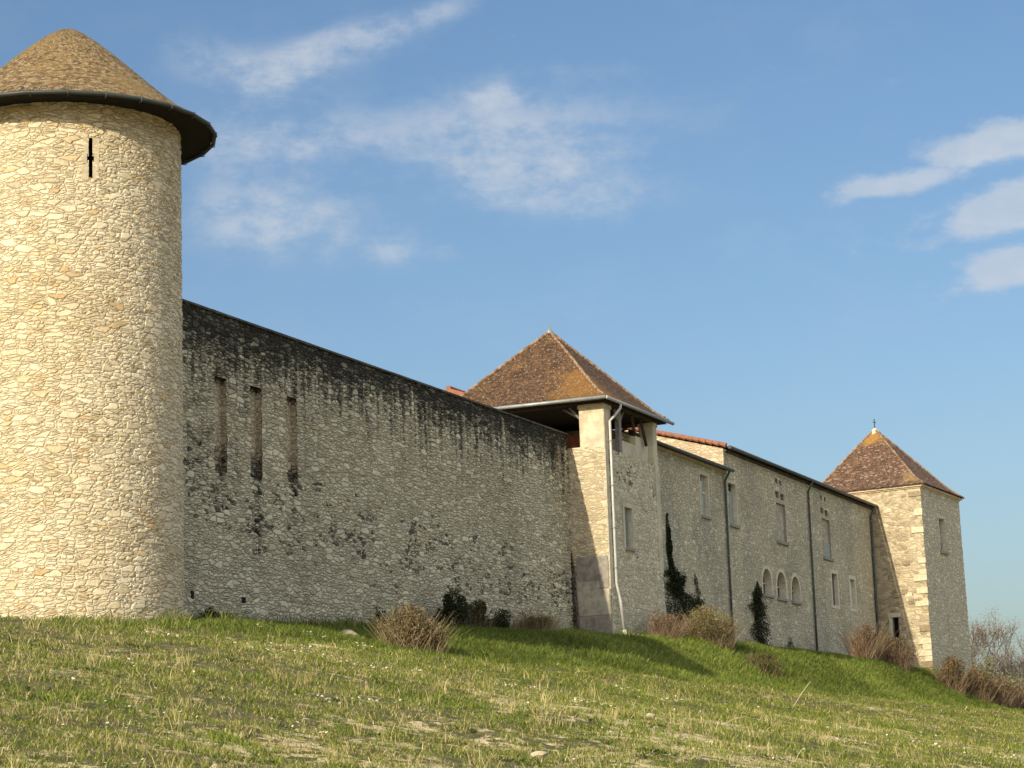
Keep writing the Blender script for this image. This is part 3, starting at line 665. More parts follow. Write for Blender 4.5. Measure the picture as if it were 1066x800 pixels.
mb=MB(); zg=ev-.055; mb.tube([(27.02,5.3,zg),(27.02,-1.88,zg)],.07,8); mb.tube([(27.02,-1.885,zg-.002),(34.45,-1.885,zg-.002)],.068,8); gut=mb.each('gutter',M['zinc'],pv)
mb=MB(); dx=PX0+.40; yy=PY0-.09
mb.tube([(dx+.45,-1.9,zg-.05),(dx+.45,-1.88,zg-.22),(dx+.2,PY0-.2,zg-.55),(dx,yy,zg-.75),(dx,yy,12.),(dx,yy,9.55),(dx+.08,yy-.10,8.9),(dx+.2,yy-.16,7.75)],.055,8); dp=mb.build('downpipe',M['zincpale'],pv)
mb=MB()
for z in (14.9,13.2,11.6,10.1): mb.box((dx-.085,yy-.07,z),(dx+.085,PY0+.02,z+.04))
mb.each('pipe_clip',M['zinc'],dp)
mb=MB(); mb.tube([(dx+.19,yy-.16,7.8),(dx+.35,yy-.26,7.25)],.075,8); mb.build('pipe_boot',simple('white_plastic',(.62,.62,.6),.5,.05,4.,0),dp)
# window with shutter
w=niche('window',rect(*WX),.16,PY0,M['cut'],pv,M['shutter'])
mb=MB()
for k in range(22): z=WX[2]+.06+k*.065; mb.box((WX[0]+.07,PY0+.105,z),(WX[1]-.07,PY0+.15,z+.03))
mb.build('shutter_slats',M['shutter'],w)
ring('window_surround',*WX,.17,PY0,M['rendergrey'],pv,out=.045)
mb=MB(); mb.box((WX[0]-.05,PY0-.10,WX[2]-.12),(WX[1]+.05,PY0+.05,WX[2]-.005)); mb.build('sill',M['sill'],w)
# patched plinth on the side face
for (nm,y0,y1,z0,z1,m_,t) in (('render_patch',-1.47,-.22,9.35,10.55,'mauve',.055),('cement_plinth',-1.49,-.10,8.35,9.32,'cement',.075),('cement_plinth',-1.10,-.12,9.325,9.62,'cement',.07),('stone_plinth',-1.50,-.10,6.5,8.34,'sill',.065)):
    mb=MB(); mb.box((PX0-t,y0,z0),(PX0+.05,y1,z1)); mb.build(nm,M[m_],pv)
for (y0,y1,z0,z1) in ((-1.45,-.95,8.0,8.28),(-.9,-.5,7.95,8.27),(-1.42,-1.0,7.55,7.93),(-.85,-.35,7.5,7.9),(-1.3,-.6,7.1,7.45)):
    mb=MB(); mb.box((PX0-.078,y0,z0),(PX0+.02,y1,z1)); mb.build('plinth_stone',M['mauve'],pv)

# ------------------------------------------------------------------ low range
def pipe(x,z0,z1,parent,y=-.10,r_=.055,mat='pipe',elbow=True,ey=-.34):
    mb=MB(); pts=[(x,ey,z1+.02),(x,ey+.02,z1-.12),(x,y,z1-.5)] if elbow else [(x,y,z1)]
    mb.tube(pts+[(x,y,(z0+z1)/2),(x,y,z0)],r_,8); o=mb.build('downpipe',M[mat],parent); m2=MB(); z=z0+.7
    while z<z1-.7: m2.box((x-.075,y-.065,z),(x+.075,.01,z+.035)); z+=1.9
    m2.each('pipe_clip',M['zinc'],o); return o
lr=empty('low_range',(33.8,0,7.9),'lower narrow rubble building with a dark gutter, between pavilion and long range','building')
LW=(43.02,44.05,13.72,15.55); LS=(43.36,43.52,11.1,12.1)
mb=MB(); us=lines(33.3,46.55,.06,LW[:2]+LS[:2]); vs=lines(6.9,15.98,.06,LW[2:]+LS[2:])
mb.grid(lambda u,v:(u,0,v),us,vs,lambda u,v:(LW[0]<u<LW[1] and LW[2]<v<LW[3]) or (LS[0]<u<LS[1] and LS[2]<v<LS[3]))
mb.build('front_wall',M['range'],lr)
mb=MB(); mb.box((33.46,.1,6.9),(46.54,7.,15.9)) if False else None
mb.quad([(33.46,7,6.9),(33.46,0,6.9),(33.46,0,16.),(33.46,3.5,17.)],None) if False else None
mb.quad([(46.5,7,6.9),(33.3,7,6.9),(33.3,7,16.0),(46.5,7,16.0)]); mb.quad([(33.3,7,6.9),(33.3,0.01,6.9),(33.3,.01,15.98),(33.3,3.5,16.7),(33.3,7,15.98)]); mb.build('rear_wall',M['range'],lr)
mb=MB(); mb.box((33.3,-.11,15.985),(46.6,.05,16.09)); mb.build('cornice',M['cut'],lr)
mb=MB(); mb.quad([(33.3,-.28,16.10),(46.85,-.28,16.10),(46.85,3.5,16.86),(33.3,3.5,16.86)]); mb.quad([(46.85,7.3,16.10),(33.3,7.3,16.10),(33.3,3.5,16.86),(46.85,3.5,16.86)])
mb.build('roof',M['redtile'],lr)
mb=MB(); mb.tube([(33.5,-.36,16.10),(46.75,-.36,16.10)],.085,8); mb.each('gutter',M['darkmetal'],lr)
w=niche('window',rect(*LW),.14,0,M['cut'],lr,M['shutter']); 
mb=MB(); mb.box((LW[0]+.06,.1,14.75),(LW[1]-.06,.135,14.85)); mb.box((LW[0]+.45,.1,13.74),(LW[0]+.53,.134,15.5)); mb.each('shutter_frame',M['cut'],w)
mb=MB(); mb.box((LW[0]+.02,.07,15.30),(LW[0]+.45,.138,15.54)); mb.box((LW[0]+.02,.07,13.74),(LW[0]+.34,.137,14.2)); mb.each('broken_shutter_gap',M['dark'],w)
ring('window_surround',*LW,.15,0,M['rendergrey'],lr,out=.035); mb=MB(); mb.box((LW[0]-.12,-.12,LW[2]-.10),(LW[1]+.12,.05,LW[2]-.005)); mb.build('sill',M['sill'],w)
niche('slit_window',rect(*LS),.25,0,M['cut'],lr,M['dark'])
pipe(46.3,7.7,16.1,lr)

# ------------------------------------------------------------------ long range
mr=empty('long_range',(46.9,0,8.0),'long tall rubble range with three small arched windows and three downpipes','building')
RW=(46.95,48.05,13.75,15.62)
HO=[(54.38,54.74,16.45,16.68),(55.05,55.41,16.42,16.65),(54.30,54.86,15.74,16.06),(55.10,55.66,15.70,16.02),
    (62.18,62.50,16.50,16.72),(62.90,63.22,16.47,16.69),(62.12,62.66,15.76,16.06),(62.92,63.46,15.72,16.02)]
RE=[(54.35,55.80,13.66,15.50),(62.35,63.70,13.55,15.52)]
AR=[(51.45,52.90,10.88,12.10),(53.72,55.22,10.86,12.12),(56.12,57.55,10.86,12.08)]
SM=[(63.50,64.55,11.12,12.78),(67.05,68.0,11.18,12.74)]
polys=[arch(*a) for a in AR]; allr=HO+RE+SM+[RW]
def m_skip(u,v):
    for a,b_,c,d_ in allr:
        if a<u<b_ and c<v<d_: return True
    for q,a in zip(polys,AR):
        if a[0]<u<a[1] and a[2]<v<a[3] and inside(u,v,q): return True
    return False
mb=MB(); us=lines(46.55,73.2,.07,[x for a in allr+AR for x in a[:2]]); vs=lines(6.9,17.14,.06,[x for a in allr+AR for x in a[2:]])
mb.grid(lambda u,v:(u,0,v),us,vs,m_skip); mb.build('front_wall',M['range'],mr)
# lit gable above the low range (stone) and rear
mb=MB(); mb.quad([(46.55,9.2,6.9),(46.55,0,6.9),(46.55,0,17.14),(46.55,4.6,18.42),(46.55,9.2,17.14)],[(-9.2,6.9),(0,6.9),(0,17.14),(-4.6,18.42),(-9.2,17.14)]); mb.build('gable_wall',M['pavlit'],mr)
mb=MB(); mb.quad([(73.2,9.2,6.9),(46.55,9.2,6.9),(46.55,9.2,17.14),(73.2,9.2,17.14)]); mb.quad([(73.2,0,6.9),(73.2,9.2,6.9),(73.2,9.2,17.14),(73.2,4.6,18.42),(73.2,0,17.14)]); mb.build('rear_wall',M['range'],mr)
mb=MB(); mb.quad([(46.45,-.22,17.22),(73.3,-.22,17.22),(73.3,4.6,18.54),(46.45,4.6,18.54)]); mb.quad([(73.3,9.42,17.22),(46.45,9.42,17.22),(46.45,4.6,18.54),(73.3,4.6,18.54)])
mb.quad([(46.45,-.22,17.14),(73.3,-.22,17.14),(73.3,-.22,17.22),(46.45,-.22,17.22)]); mb.build('roof',M['redtile'],mr)
mb=MB(); rr=random.Random(4)
for k in range(15):
    t0=k/15; p=Vector((46.42,-.2,17.22)).lerp(Vector((46.42,4.6,18.54)),t0); q=Vector((46.42,-.2,17.22)).lerp(Vector((46.42,4.6,18.54)),t0+1/13)
    mb.tube([p+Vector((rr.uniform(-.015,.015),0,.03)),q+Vector((0,0,.055))],[.115,.085],7,True,False)
mb.build('verge_tiles',M['redtile'],mr)
mb=MB(); mb.box((46.6,-.12,17.0),(73.2,.04,17.10)); mb.build('cornice',M['coping'],mr)
mb=MB(); mb.tube([(46.5,-.33,17.17),(73.,-.33,17.17)],.085,8); mb.each('gutter',M['darkmetal'],mr)
for h_ in HO: niche('pigeon_hole',rect(*h_),.3,0,M['sill'],mr,M['dark'])
for i,h_ in enumerate(RE):
    o=niche('blocked_window',rect(*h_),.10,0,M['sill'],mr,M['cement']); mb=MB(); mb.box((h_[0]-.25,-.12,h_[2]-.16),(h_[1]+.15,.06,h_[2]-.005)); mb.build('sill',M['sill'],o)
    if i==1: mb=MB(); mb.box((h_[0]+.05,.04,h_[2]+.02),(h_[1]-.05,.097,h_[2]+.75)); mb.build('shutter',M['shutter'],o)
for a,q in zip(AR,polys):
    o=niche('arched_window',q,.33,0,M['cut'],mr,M['glass']); mb=MB(); c=(a[0]+a[1])/2
    mb.box((c-.035,.27,a[2]+.02),(c+.035,.32,a[3]-.03)); mb.box((a[0]+.04,.272,a[2]+.55),(a[1]-.04,.318,a[2]+.61)); mb.each('window_bars',M['rendergrey'],o)
    mb=MB(); mb.box((a[0]-.08,-.11,a[2]-.13),(a[1]+.08,.08,a[2]-.005)); mb.build('sill',M['sill'],o)
    # dressed arch stones
    mb=MB(); r0=(a[1]-a[0])/2; vc=a[3]-r0; n=9
    for k in range(n):
        a0=math.pi*k/n+.012; a1=math.pi*(k+1)/n-.012
        pts=[(c+rr_*math.cos(t),vc+rr_*math.sin(t)) for rr_,t in ((r0+.005,a0),(r0+.18,a0),(r0+.18,a1),(r0+.005,a1))]
        F=[(p[0],-.035,p[1]) for p in pts]; B=[(p[0],.05,p[1]) for p in pts]; mb.quad(F[::-1])
        for j in range(4): mb.quad([F[j],F[(j+1)%4],B[(j+1)%4],B[j]])
    for xx_ in ((a[0]-.17,a[0]-.004),(a[1]+.004,a[1]+.17)): mb.box((xx_[0],-.035,a[2]),(xx_[1],.05,vc-.01))
    mb.build('arch_surround',M['cut'],o)
o=niche('window',rect(*RW),.16,0,M['cut'],mr,M['shutter']); ring('window_surround',*RW,.14,0,M['rendergrey'],mr,out=.03,sides='rtb')
mb=MB(); mb.box((RW[0]+.02,.08,15.3),(RW[1]-.4,.155,15.6)); mb.box((RW[0]+.02,.08,13.8),(RW[0]+.35,.155,14.75)); mb.each('broken_shutter_gap',M['dark'],o)
mb=MB(); mb.box((RW[0]+.0,-.12,RW[2]-.14),(RW[1]+.15,.05,RW[2]-.01)); mb.build('sill',M['sill'],o)
for i,a in enumerate(SM):
    o=niche('small_window',rect(*a),.17,0,M['cut'],mr,M['glass'] if i==0 else M['shutter']); ring('window_surround',*a,.2,0,M['cut'],mr,out=.03)
    if i: mb=MB(); mb.box((a[0]+.35,.08,a[2]+.1),(a[1]-.35,.165,a[3]-.1)); mb.build('shutter',M['cut'],o)
pipe(59.75,7.8,17.12,mr); pipe(72.0,8.0,17.1,mr,r_=.07)

# roof peeping over the rampart, left of the pavilion
OX=36.5
ob=empty('tiled_outbuilding',(36,8.5,7.5),'low red-tiled roof just showing over the rampart top, left of the pavilion roof','building')
mb=MB(); mb.box((OX+.3,7.3,7.5),(44.,10.9,18.4)); mb.build('walls',M['pavlit'],ob)
mb=MB(); mb.quad([(OX,7.05,18.62),(44.2,7.05,18.62),(44.2,9.,19.32),(OX,9.,19.32)]); mb.quad([(44.2,11.2,18.62),(OX,11.2,18.62),(OX,9.,19.32),(44.2,9.,19.32)]); mb.quad([(OX,7.05,18.62),(OX,9,19.32),(OX,11.2,18.62)]); mb.build('roof',M['redtile'],ob)
mb=MB()
for k in range(19): x=OX+k*.4; mb.tube([(x,9.,19.33),(x+.44,9.,19.355)],[.11,.09],7,True,False)
mb.build('ridge_tiles',M['redtile'],ob)

# ------------------------------------------------------------------ far tower (turned 5 degrees)
FN=Vector((72.2,-2.91,0)); e1=Vector((math.cos(R(-3)),math.sin(R(-3)),0)); e2=Vector((math.cos(R(81)),math.sin(R(81)),0))
FW,FD=7.75,6.5
def fp(a,b_,z): return tuple(FN+e1*a+e2*b_+Vector((0,0,z)))
ft=empty('far_tower',tuple(FN+Vector((0,0,7.6))),'square rubble tower with a steep hipped tile roof at the far right end','tower')
FZ=18.15
FWn=(3.25,4.35,14.75,16.60); FSl=(3.55,3.75,9.95,11.2); FSm=(.0,.0)
def bat(v): return .028*max(0,17-v)
mb=MB(); us=lines(0,FW,.08,FWn[:2]+FSl[:2]); vs=lines(5.5,FZ,.08,FWn[2:]+FSl[2:])
mb.grid(lambda u,v:fp(u+(bat(v)*(u/FW)),-.0-bat(v)*.12,v),us,vs,lambda u,v:(FWn[0]<u<FWn[1] and FWn[2]<v<FWn[3]) or (FSl[0]<u<FSl[1] and FSl[2]<v<FSl[3]))
mb.grid(lambda u,v:fp(FW+bat(v),u,v),[0,FD/2,FD],lines(4.5,FZ,1.)); mb.grid(lambda u,v:fp(u,FD,v),[0,FW],lines(4.5,FZ,1.)); mb.build('shaded_face',M['farshade'],ft)
SW=(1.78,2.12,9.75,10.95)
mb=MB(); us=lines(0,3.6,.07,SW[:2]); vs=lines(5.5,FZ,.07,SW[2:]); mb.grid(lambda u,v:fp(0,u-bat(v)*.12,v),us,vs,lambda u,v:SW[0]<u<SW[1] and SW[2]<v<SW[3]); mb.grid(lambda u,v:fp(0,u,v),[3.6,FD],lines(5.5,FZ,.5)); mb.build('sunlit_face',M['far'],ft)
def fnA(u,v,w): return fp(u+(bat(v)*(u/FW)),w-bat(v)*.12,v)
def fnB(u,v,w): return fp(w,u,v)
w=niche('window',rect(*FWn),.22,0,M['cut'],ft,M['shutter'],fn=fnA)
def fbox(mb,a,b_,c,d_,y0=-.05,y1=.1):
    mb.cut()
    P=[fnA(u,v,y) for u in(a,b_) for v in(c,d_) for y in(y0,y1)]
    for q in ((0,4,6,2),(1,3,7,5),(0,2,3,1),(4,5,7,6),(2,6,7,3),(0,1,5,4)): mb.quad([P[i] for i in q])
mb=MB(); fbox(mb,FWn[0]+.02,FWn[0]+.55,16.2,16.58,.1,.215); fbox(mb,FWn[0]+.02,FWn[0]+.5,14.77,15.2,.1,.215); mb.each('broken_shutter_gap',M['dark'],w)
mb=MB(); fbox(mb,FWn[0]-.1,FWn[1]+.2,FWn[2]-.15,FWn[2]-.005,-.13,.05); mb.build('sill',M['sill'],w)
niche('slit_window',rect(*FSl),.25,0,M['cut'],ft,M['dark'],fn=fnA)
w=niche('small_window',rect(*SW),.35,0,M['sill'],ft,M['dark'],fn=fnB)
def bboxB(mb,a,b_,c,d_,w0,w1):
    mb.cut()
    P=[fnB(u,v,y) for u in(a,b_) for v in(c,d_) for y in(w0,w1)]
    for q in ((0,4,6,2),(1,3,7,5),(0,2,3,1),(4,5,7,6),(2,6,7,3),(0,1,5,4)): mb.quad([P[i] for i in q])
mb=MB(); bboxB(mb,2.125,2.32,9.75,10.95,-.06,.05); bboxB(mb,1.6,2.35,9.35,9.7,-.07,.05); bboxB(mb,1.6,2.35,10.96,11.2,-.06,.05); mb.each('window_surround',M['cut'],w)
# corner stones and scattered dressed blocks on the sunlit face
mb=MB(); m2=MB(); rr=random.Random(8); z=7.2; k=0
while z<17.7:
    h_=rr.uniform(.28,.42); L=.62 if k%2 else .36; L*=rr.uniform(.85,1.2); t=.045
    if rr.random()<.4: tgt=mb if rr.random()<.8 else m2; bboxB(tgt,-.045-bat(z)*.12,L,z,z+h_-.02,-t,.02)
    z+=h_; k+=1
for _ in range(9):
    z=rr.uniform(8.5,15.5); u=rr.uniform(.4,1.4); bboxB(mb if rr.random()<.6 else m2,u,u+rr.uniform(.35,.7),z,z+rr.uniform(.2,.32),-.043,.02)
mb.each('corner_stones',M['cutlit'],ft); m2.each('dark_corner_stones',simple('brown_weathered_stone',(.30,.245,.165),.9,.15,6.,.006),ft)
mb=MB()
for (a,b_,c,d_,z0,z1) in ((-.06,FW+.06,-.06,FD+.06,FZ-.17,FZ-.10),(-.17,FW+.17,-.17,FD+.17,FZ-.098,FZ+.02)):
    P=[fp(x,y,z) for x in(a,b_) for y in(c,d_) for z in(z0,z1)]
    for q in ((0,1,3,2),(4,6,7,5),(0,4,5,1),(2,3,7,6),(1,5,7,3),(0,2,6,4)): mb.quad([P[i] for i in q])
mb.build('cornice',M['cutlit'],ft)
ze=FZ+.03; fc=[fp(-.28,-.26,ze),fp(FW+.24,-.26,ze),fp(FW+.24,FD+.26,ze),fp(-.28,FD+.26,ze)]; fa=fp(3.85,3.7,22.15)
FL2=[(0.,0.),(.06,-.10),(.14,-.16),(.25,-.18),(.45,-.12),(.7,-.04),(1.,0.)]
rf=hip_roof(fc,fa,FL2,M['fartile'],ft); eave_tiles(fc,fa,FL2,M['fartile'],rf,.2); hip_tiles(fc,fa,FL2,24,M['ridgetile'],rf,.08)
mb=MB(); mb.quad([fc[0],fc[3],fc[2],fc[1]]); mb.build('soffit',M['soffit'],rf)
mb=MB(); A=Vector(fa); mb.tube([A+Vector((0,0,-.35)),A+Vector((0,0,-.05)),A+Vector((0,0,.08))],[.34,.2,.07],9); mb.build('apex_cap',M['cutlit'],rf)
mb=MB(); mb.tube([A,A+Vector((0,0,.62))],.03,6); mb.tube([A+Vector((-.13,.05,.42)),A+Vector((.13,-.05,.42))],.025,5); mb.build('finial',M['darkmetal'],rf)

# ------------------------------------------------------------------ vegetation
def stems(n,c,rad,h,spread,pal,wid,curve=.25,name='stems',parent=None,flat=None):
    """upright dry stems fanning from a clump"""
    V=[];Q=[];Cc=[]
    for i in range(n):
        a=rng.uniform(0,6.28); r0=rad*math.sqrt(rng.uniform(0,1))*.55; dx,dy=math.cos(a),math.sin(a)
        if flat is not None: bx,by=rng.uniform(-1,1)*flat[0],rng.uniform(-1,1)*flat[1]
        else: bx,by=dx*r0*1.5*flat_y[0],dy*r0*1.5*flat_y[1]
        x0,y0=c[0]+bx,c[1]+by; z0=H(x0,y0)-.05; hh=h*rng.uniform(.5,1.05); hh*=1-.4*(r0/(.55*rad))**2; o=np.array([x0,y0,z0]); lean=spread*rng.uniform(.2,1.)
        if flat is None: d=np.array([bx,by,0])/max(rad,.01)*spread*.5+np.array([rng.normal()*.38,rng.normal()*.38,0])
        else: d=np.array([rng.normal()*spread,rng.normal()*spread,0])
        col=pal[rng.integers(0,len(pal))]*rng.uniform(.7,1.25); w=wid*rng.uniform(.6,1.3); fa_=rng.uniform(0,3.14); s=np.array([math.cos(fa_),math.sin(fa_),0]); s2=np.array([-math.sin(fa_),math.cos(fa_),0]); prev=None; m=4
        for j in range(m+1):
            t=j/m; p=o+np.array([0,0,hh*t])+d*hh*t*(1+curve*t)+np.array([rng.normal(),rng.normal(),0])*.012; ww=w*(1-.6*t); b=len(V)
            V+=[p-s*ww,p+s*ww*.5+s2*ww*.87,p+s*ww*.5-s2*ww*.87]; Cc+=[col]*3
            if prev is not None: 
                for q in range(3): q2=(q+1)%3; Q.append((prev+q,prev+q2,b+q2,b+q))
            prev=b
    return np_mesh(name,np.array(V),quads=np.array(Q),col=np.array(Cc),mat=M['twig'],parent=parent)
flat_y=(1,1)
def leaves(P,size,pal,name,parent=None,up=.0,nrm=None,mat='leaf'):
    n=len(P); N_=rng.normal(size=(n,3)); 
    if nrm is not None: N_=N_*.6+np.array(nrm)
    N_[:,2]+=up; N_/=np.linalg.norm(N_,axis=1)[:,None]; A=rng.normal(size=(n,3)); U_=np.cross(N_,A); U_/=np.linalg.norm(U_,axis=1)[:,None]; W_=np.cross(N_,U_)
    s=(size*rng.uniform(.6,1.3,n))[:,None]
    V=np.stack([P-U_*s,P+W_*s*.5,P+U_*s,P-W_*s*.5],1).reshape(-1,3); i=np.arange(n)*4
    col=pick(pal,n); return np_mesh(name,V,quads=np.stack([i,i+1,i+2,i+3],1),col=np.repeat(col,4,0),mat=M[mat],parent=parent)
def blob(n,c,r,k=9,squash=1.,seed=0):
    """clumpy volume of points: k sub-clumps inside an ellipsoid resting on the ground"""
    g=np.random.default_rng(seed); cs=[]
    while len(cs)<k:
        p=g.uniform(-1,1,3)
        if p@p<1 and p[2]>-.3: cs.append(p*.72)
    cs=np.array(cs); w=g.integers(0,k,n); d=g.normal(size=(n,3)); d/=np.linalg.norm(d,axis=1)[:,None]; rr=g.uniform(.55,1,n)[:,None]*g.uniform(.30,.48,k)[w][:,None]
    P=cs[w]+d*rr; P=P*np.array(r)+np.array(c); return P[P[:,2]>height(P[:,0],P[:,1])-.02]
P_DRY=np.array([[.31,.23,.13],[.44,.34,.21],[.20,.15,.08],[.38,.32,.18]]); P_RED=np.array([[.24,.15,.095],[.33,.23,.145],[.16,.10,.065],[.34,.27,.18]])
P_DKG=np.array([[.022,.035,.012],[.035,.05,.018],[.05,.06,.02],[.028,.03,.015]]); P_OLV=np.array([[.13,.12,.035],[.17,.15,.05],[.10,.10,.03],[.20,.15,.07]])
P_BRN=np.array([[.09,.06,.035],[.14,.09,.05],[.06,.045,.025]])
def bush(name,x,y,r,h,label,stemn=0,stempal=P_DRY,leafn=0,leafpal=P_OLV,low=.6,size=.03,cat='bush',sw=.008,spread=.5,group=None,k=9,dark=0):
    z=H(x,y); t=empty(name,(x,y,z),label,cat,group); global flat_y
    if stemn: flat_y=(r[0]/max(r),r[1]/max(r)); stems(stemn,(x,y),max(r),h,spread,stempal,sw,name='stems',parent=t)
    if leafn: leaves(blob(leafn,(x,y,z+h*low*.36),(r[0],r[1],h*low*.62),k,seed=int(abs(x*10))),size,leafpal,'foliage',t)
    if dark: leaves(blob(dark,(x+.1,y,z+h*.25),(r[0]*.95,r[1]*.95,h*.4),k,seed=int(abs(x*10))+1),size*1.1,P_BRN,'dead_leaves',t)
    return t
bush('dried_bush',3.4,-5.1,(1.1,.95),1.32,'large rounded dried brown bush standing alone on the bank below the rampart',480,P_DRY,7500,np.concatenate([P_OLV,P_BRN*1.8,P_DRY*.8]),1.15,.036,spread=.22,dark=3600,sw=.008,k=26)
bush('wall_bush',15.5,-.75,(.95,.5),1.25,'dark evergreen bush against the foot of the rampart wall, leftmost of the row',60,P_BRN,5200,P_DKG,1.25,.04,group='bushes along the foot of the rampart')
bush('wall_bush',17.3,-.75,(.8,.45),1.0,'dark olive bush at the rampart foot, second of the row',120,P_DRY*.7,3200,np.concatenate([P_DKG,P_OLV*.7]),1.2,.038,group='bushes along the foot of the rampart')
bush('wall_bush',18.9,-.8,(.8,.45),.8,'small nearly black bush at the rampart foot, third of the row',100,P_BRN,2600,P_DKG*.9,1.1,.035,group='bushes along the foot of the rampart')
bush('wall_bush',20.9,-1.35,(1.05,.6),1.0,'light brown dried bush at the rampart foot, rightmost of the row',650,P_DRY*.85,2600,P_OLV*.9,.8,.033,group='bushes along the foot of the rampart',spread=.5)
bush('garden_bush',30.7,-2.5,(1.0,.7),1.2,'reddish brown twiggy bush at the foot of the pavilion wall',420,P_RED*1.1,2600,P_RED*.8,1.1,.034,spread=.3,k=14)
bush('garden_bush',33.9,-3.2,(2.1,1.0),1.5,'wide olive and straw coloured bush in front of the low range',520,P_DRY*1.1,8500,np.concatenate([P_OLV*1.15,P_OLV*1.2,P_DRY*.8]),1.15,.036,spread=.45,k=20,dark=1500)
bush('garden_bush',36.9,-2.7,(.9,.6),.6,'low dark bush at the right end of the olive bush',60,P_BRN,1500,P_DKG*1.5,1.1,.034)
bush('garden_bush',34.2,-5.2,(1.3,.8),.75,'low faded shrub on the grassy bank below the olive bush',200,P_DRY*.7,2600,np.array([[.12,.13,.03],[.16,.12,.06],[.09,.11,.025]]),1.0,.035)
bush('red_bush',59.6,-2.6,(1.7,.8),2.0,'reddish brown upright shrub beside the far tower, left of its foot',420,P_RED,2600,np.concatenate([P_RED*.7,P_BRN*1.5]),1.1,.05,spread=.22,sw=.013,k=16)
bush('red_bush',62.6,-3.3,(1.6,.9),1.6,'reddish shrub with dark green side just in front of the far tower',380,P_RED,3200,np.concatenate([P_DKG*1.6,P_BRN*1.4,P_RED*.7]),1.1,.05,spread=.3,sw=.012,k=16)
for i,(x,y,h_,l) in enumerate(((67.5,-5.1,1.5,'left end, against the tower foot'),(70.5,-5.7,1.4,'second from the left'),(73.5,-6.1,1.35,'middle'),(76.0,-6.3,1.2,'fourth from the left'),(78.2,-6.6,1.0,'right end, lowest'))):
    bush('hedge_bush',x,y,(1.75,.75),h_*1.15,'clipped russet hedge bush right of the far tower, '+l,300,P_RED*.95,4200,np.array([[.20,.13,.07],[.28,.19,.11],[.13,.10,.05],[.13,.13,.05]]),1.25,.05,spread=.25,sw=.011,group='russet hedge bushes by the far tower',k=14)
# weeds at the wall foot
bush('wall_weed',10.6,-.5,(.3,.2),.45,'small dark weed against the rampart foot left of the dried bush',14,P_DKG*1.5,160,P_DKG*1.5,1.5,.05,cat='plant',sw=.012)
bush('wall_weed',.75,-.6,(.7,.3),.45,'dark bramble at the corner of round tower and rampart',50,P_BRN,900,P_DKG*.8,1.4,.04,cat='plant')
bush('wall_weed',53.6,-.5,(.5,.2),.7,'small dark weed at the range foot right of the ivy column',18,P_DKG*1.5,160,P_DKG*1.6,1.4,.05,cat='plant',sw=.012)
# creepers on walls
def creeper(label,plane,pts,n,size,pal,name='ivy',stem=True):
    """pts: (s,z,half_width,depth) control points from foot up; plane(s,z,out)->xyz"""
    b=plane(pts[0][0],pts[0][1],0); t=empty(name,b,label,'ivy'); s=np.sort(rng.uniform(0,1,n)); m=len(pts)-1
    K=np.array(pts,float); a=s*m; i=np.minimum(a.astype(int),m-1); f=(a-i)[:,None]; C_=K[i]*(1-f)+K[i+1]*f
    lump=1+.35*np.sin(s*23+1)+.25*np.sin(s*57)
    nb_=max(8,int((pts[-1][1]-pts[0][1])*5)); bi=np.minimum((s*nb_).astype(int),nb_-1); bo=rng.normal(size=nb_)*.28; bw=rng.uniform(.55,1.35,nb_); u=rng.uniform(-1,1,n)+rng.normal(size=n)*.12; C_=C_.copy(); C_[:,1]+=rng.normal(size=n)*.08; S_=C_[:,0]+(u*bw[bi]+bo[bi])*C_[:,2]*lump; D_=rng.uniform(.02,1,n)*C_[:,3]*np.clip(1-np.abs(u)*.6,.2,1)*lump
    P_=np.array([plane(S_[j],C_[j,1]+rng.normal()*.05,D_[j]) for j in range(n)]); leaves(P_,size,pal,'foliage',t)
    mb=MB()
    for q in range(4):
        o=rng.normal()*.05; mb.tube([plane(k_[0]+o+rng.normal()*.05,k_[1],.05) for k_ in pts],[.035-.025*i_/m for i_ in range(m+1)],5)
    mb.build('stem',M['bark'],t); return t
pl=lambda s,z,o:(s,-o-.03,z)
creeper('dark creeper climbing the joint between rampart and pavilion',lambda s,z,o:(PX0-.08-o,s,z),[(-.10,7.45,.22,.25),(-.10,8.3,.18,.2),(-.08,9.2,.08,.12),(-.06,10.0,.06,.1),(-.05,10.6,.02,.05)],1300,.035,P_DKG)
creeper('large dark ivy spreading from the foot up the corner of pavilion and low range',pl,[(41.0,7.9,3.9,.9),(40.6,8.8,3.2,.7),(39.8,9.7,1.7,.5),(39.0,10.4,.75,.3),(38.6,11.1,.28,.2),(38.45,12.1,.14,.12),(38.4,13.2,.08,.08)],10500,.05,P_DKG*.8)
creeper('thin bare creeper fanning over the low range wall right of the large ivy',pl,[(42.4,8.6,.35,.12),(42.0,9.4,.25,.1),(41.9,10.3,.45,.1),(41.7,10.9,.12,.06)],420,.04,P_DKG*1.3)
creeper('narrow dark ivy column on the long range below the arched windows',pl,[(50.6,7.95,.75,.5),(50.3,8.9,.75,.5),(50.1,9.9,.7,.45),(50.2,10.5,.45,.3),(50.5,11.2,.12,.12)],4200,.05,P_DKG*.8)
creeper('dead brown creeper remains left of the far tower behind the red shrub',pl,[(70.9,8.1,.5,.3),(71.3,9.0,.3,.2),(71.6,10.0,.1,.15)],600,.05,P_BRN*.8)
# bare stems around the ivy column
mb=MB()
for q in range(12):
    a=rng.uniform(-.5,1.2); x=50.9; z=rng.uniform(9.2,10.9); L=rng.uniform(.5,1.6)
    mb.tube([(x,-.1,z),(x+L*.5,-.07,z+L*.18*rng.uniform(-1,1)+.1),(x+L,-.06,z-L*.3*rng.uniform(-.2,1.4))],[.018,.014,.008],4)
o=mb.build('bare_creeper',M['bark']); tag(o,'bare brown creeper stems running right from the narrow ivy column','creeper')

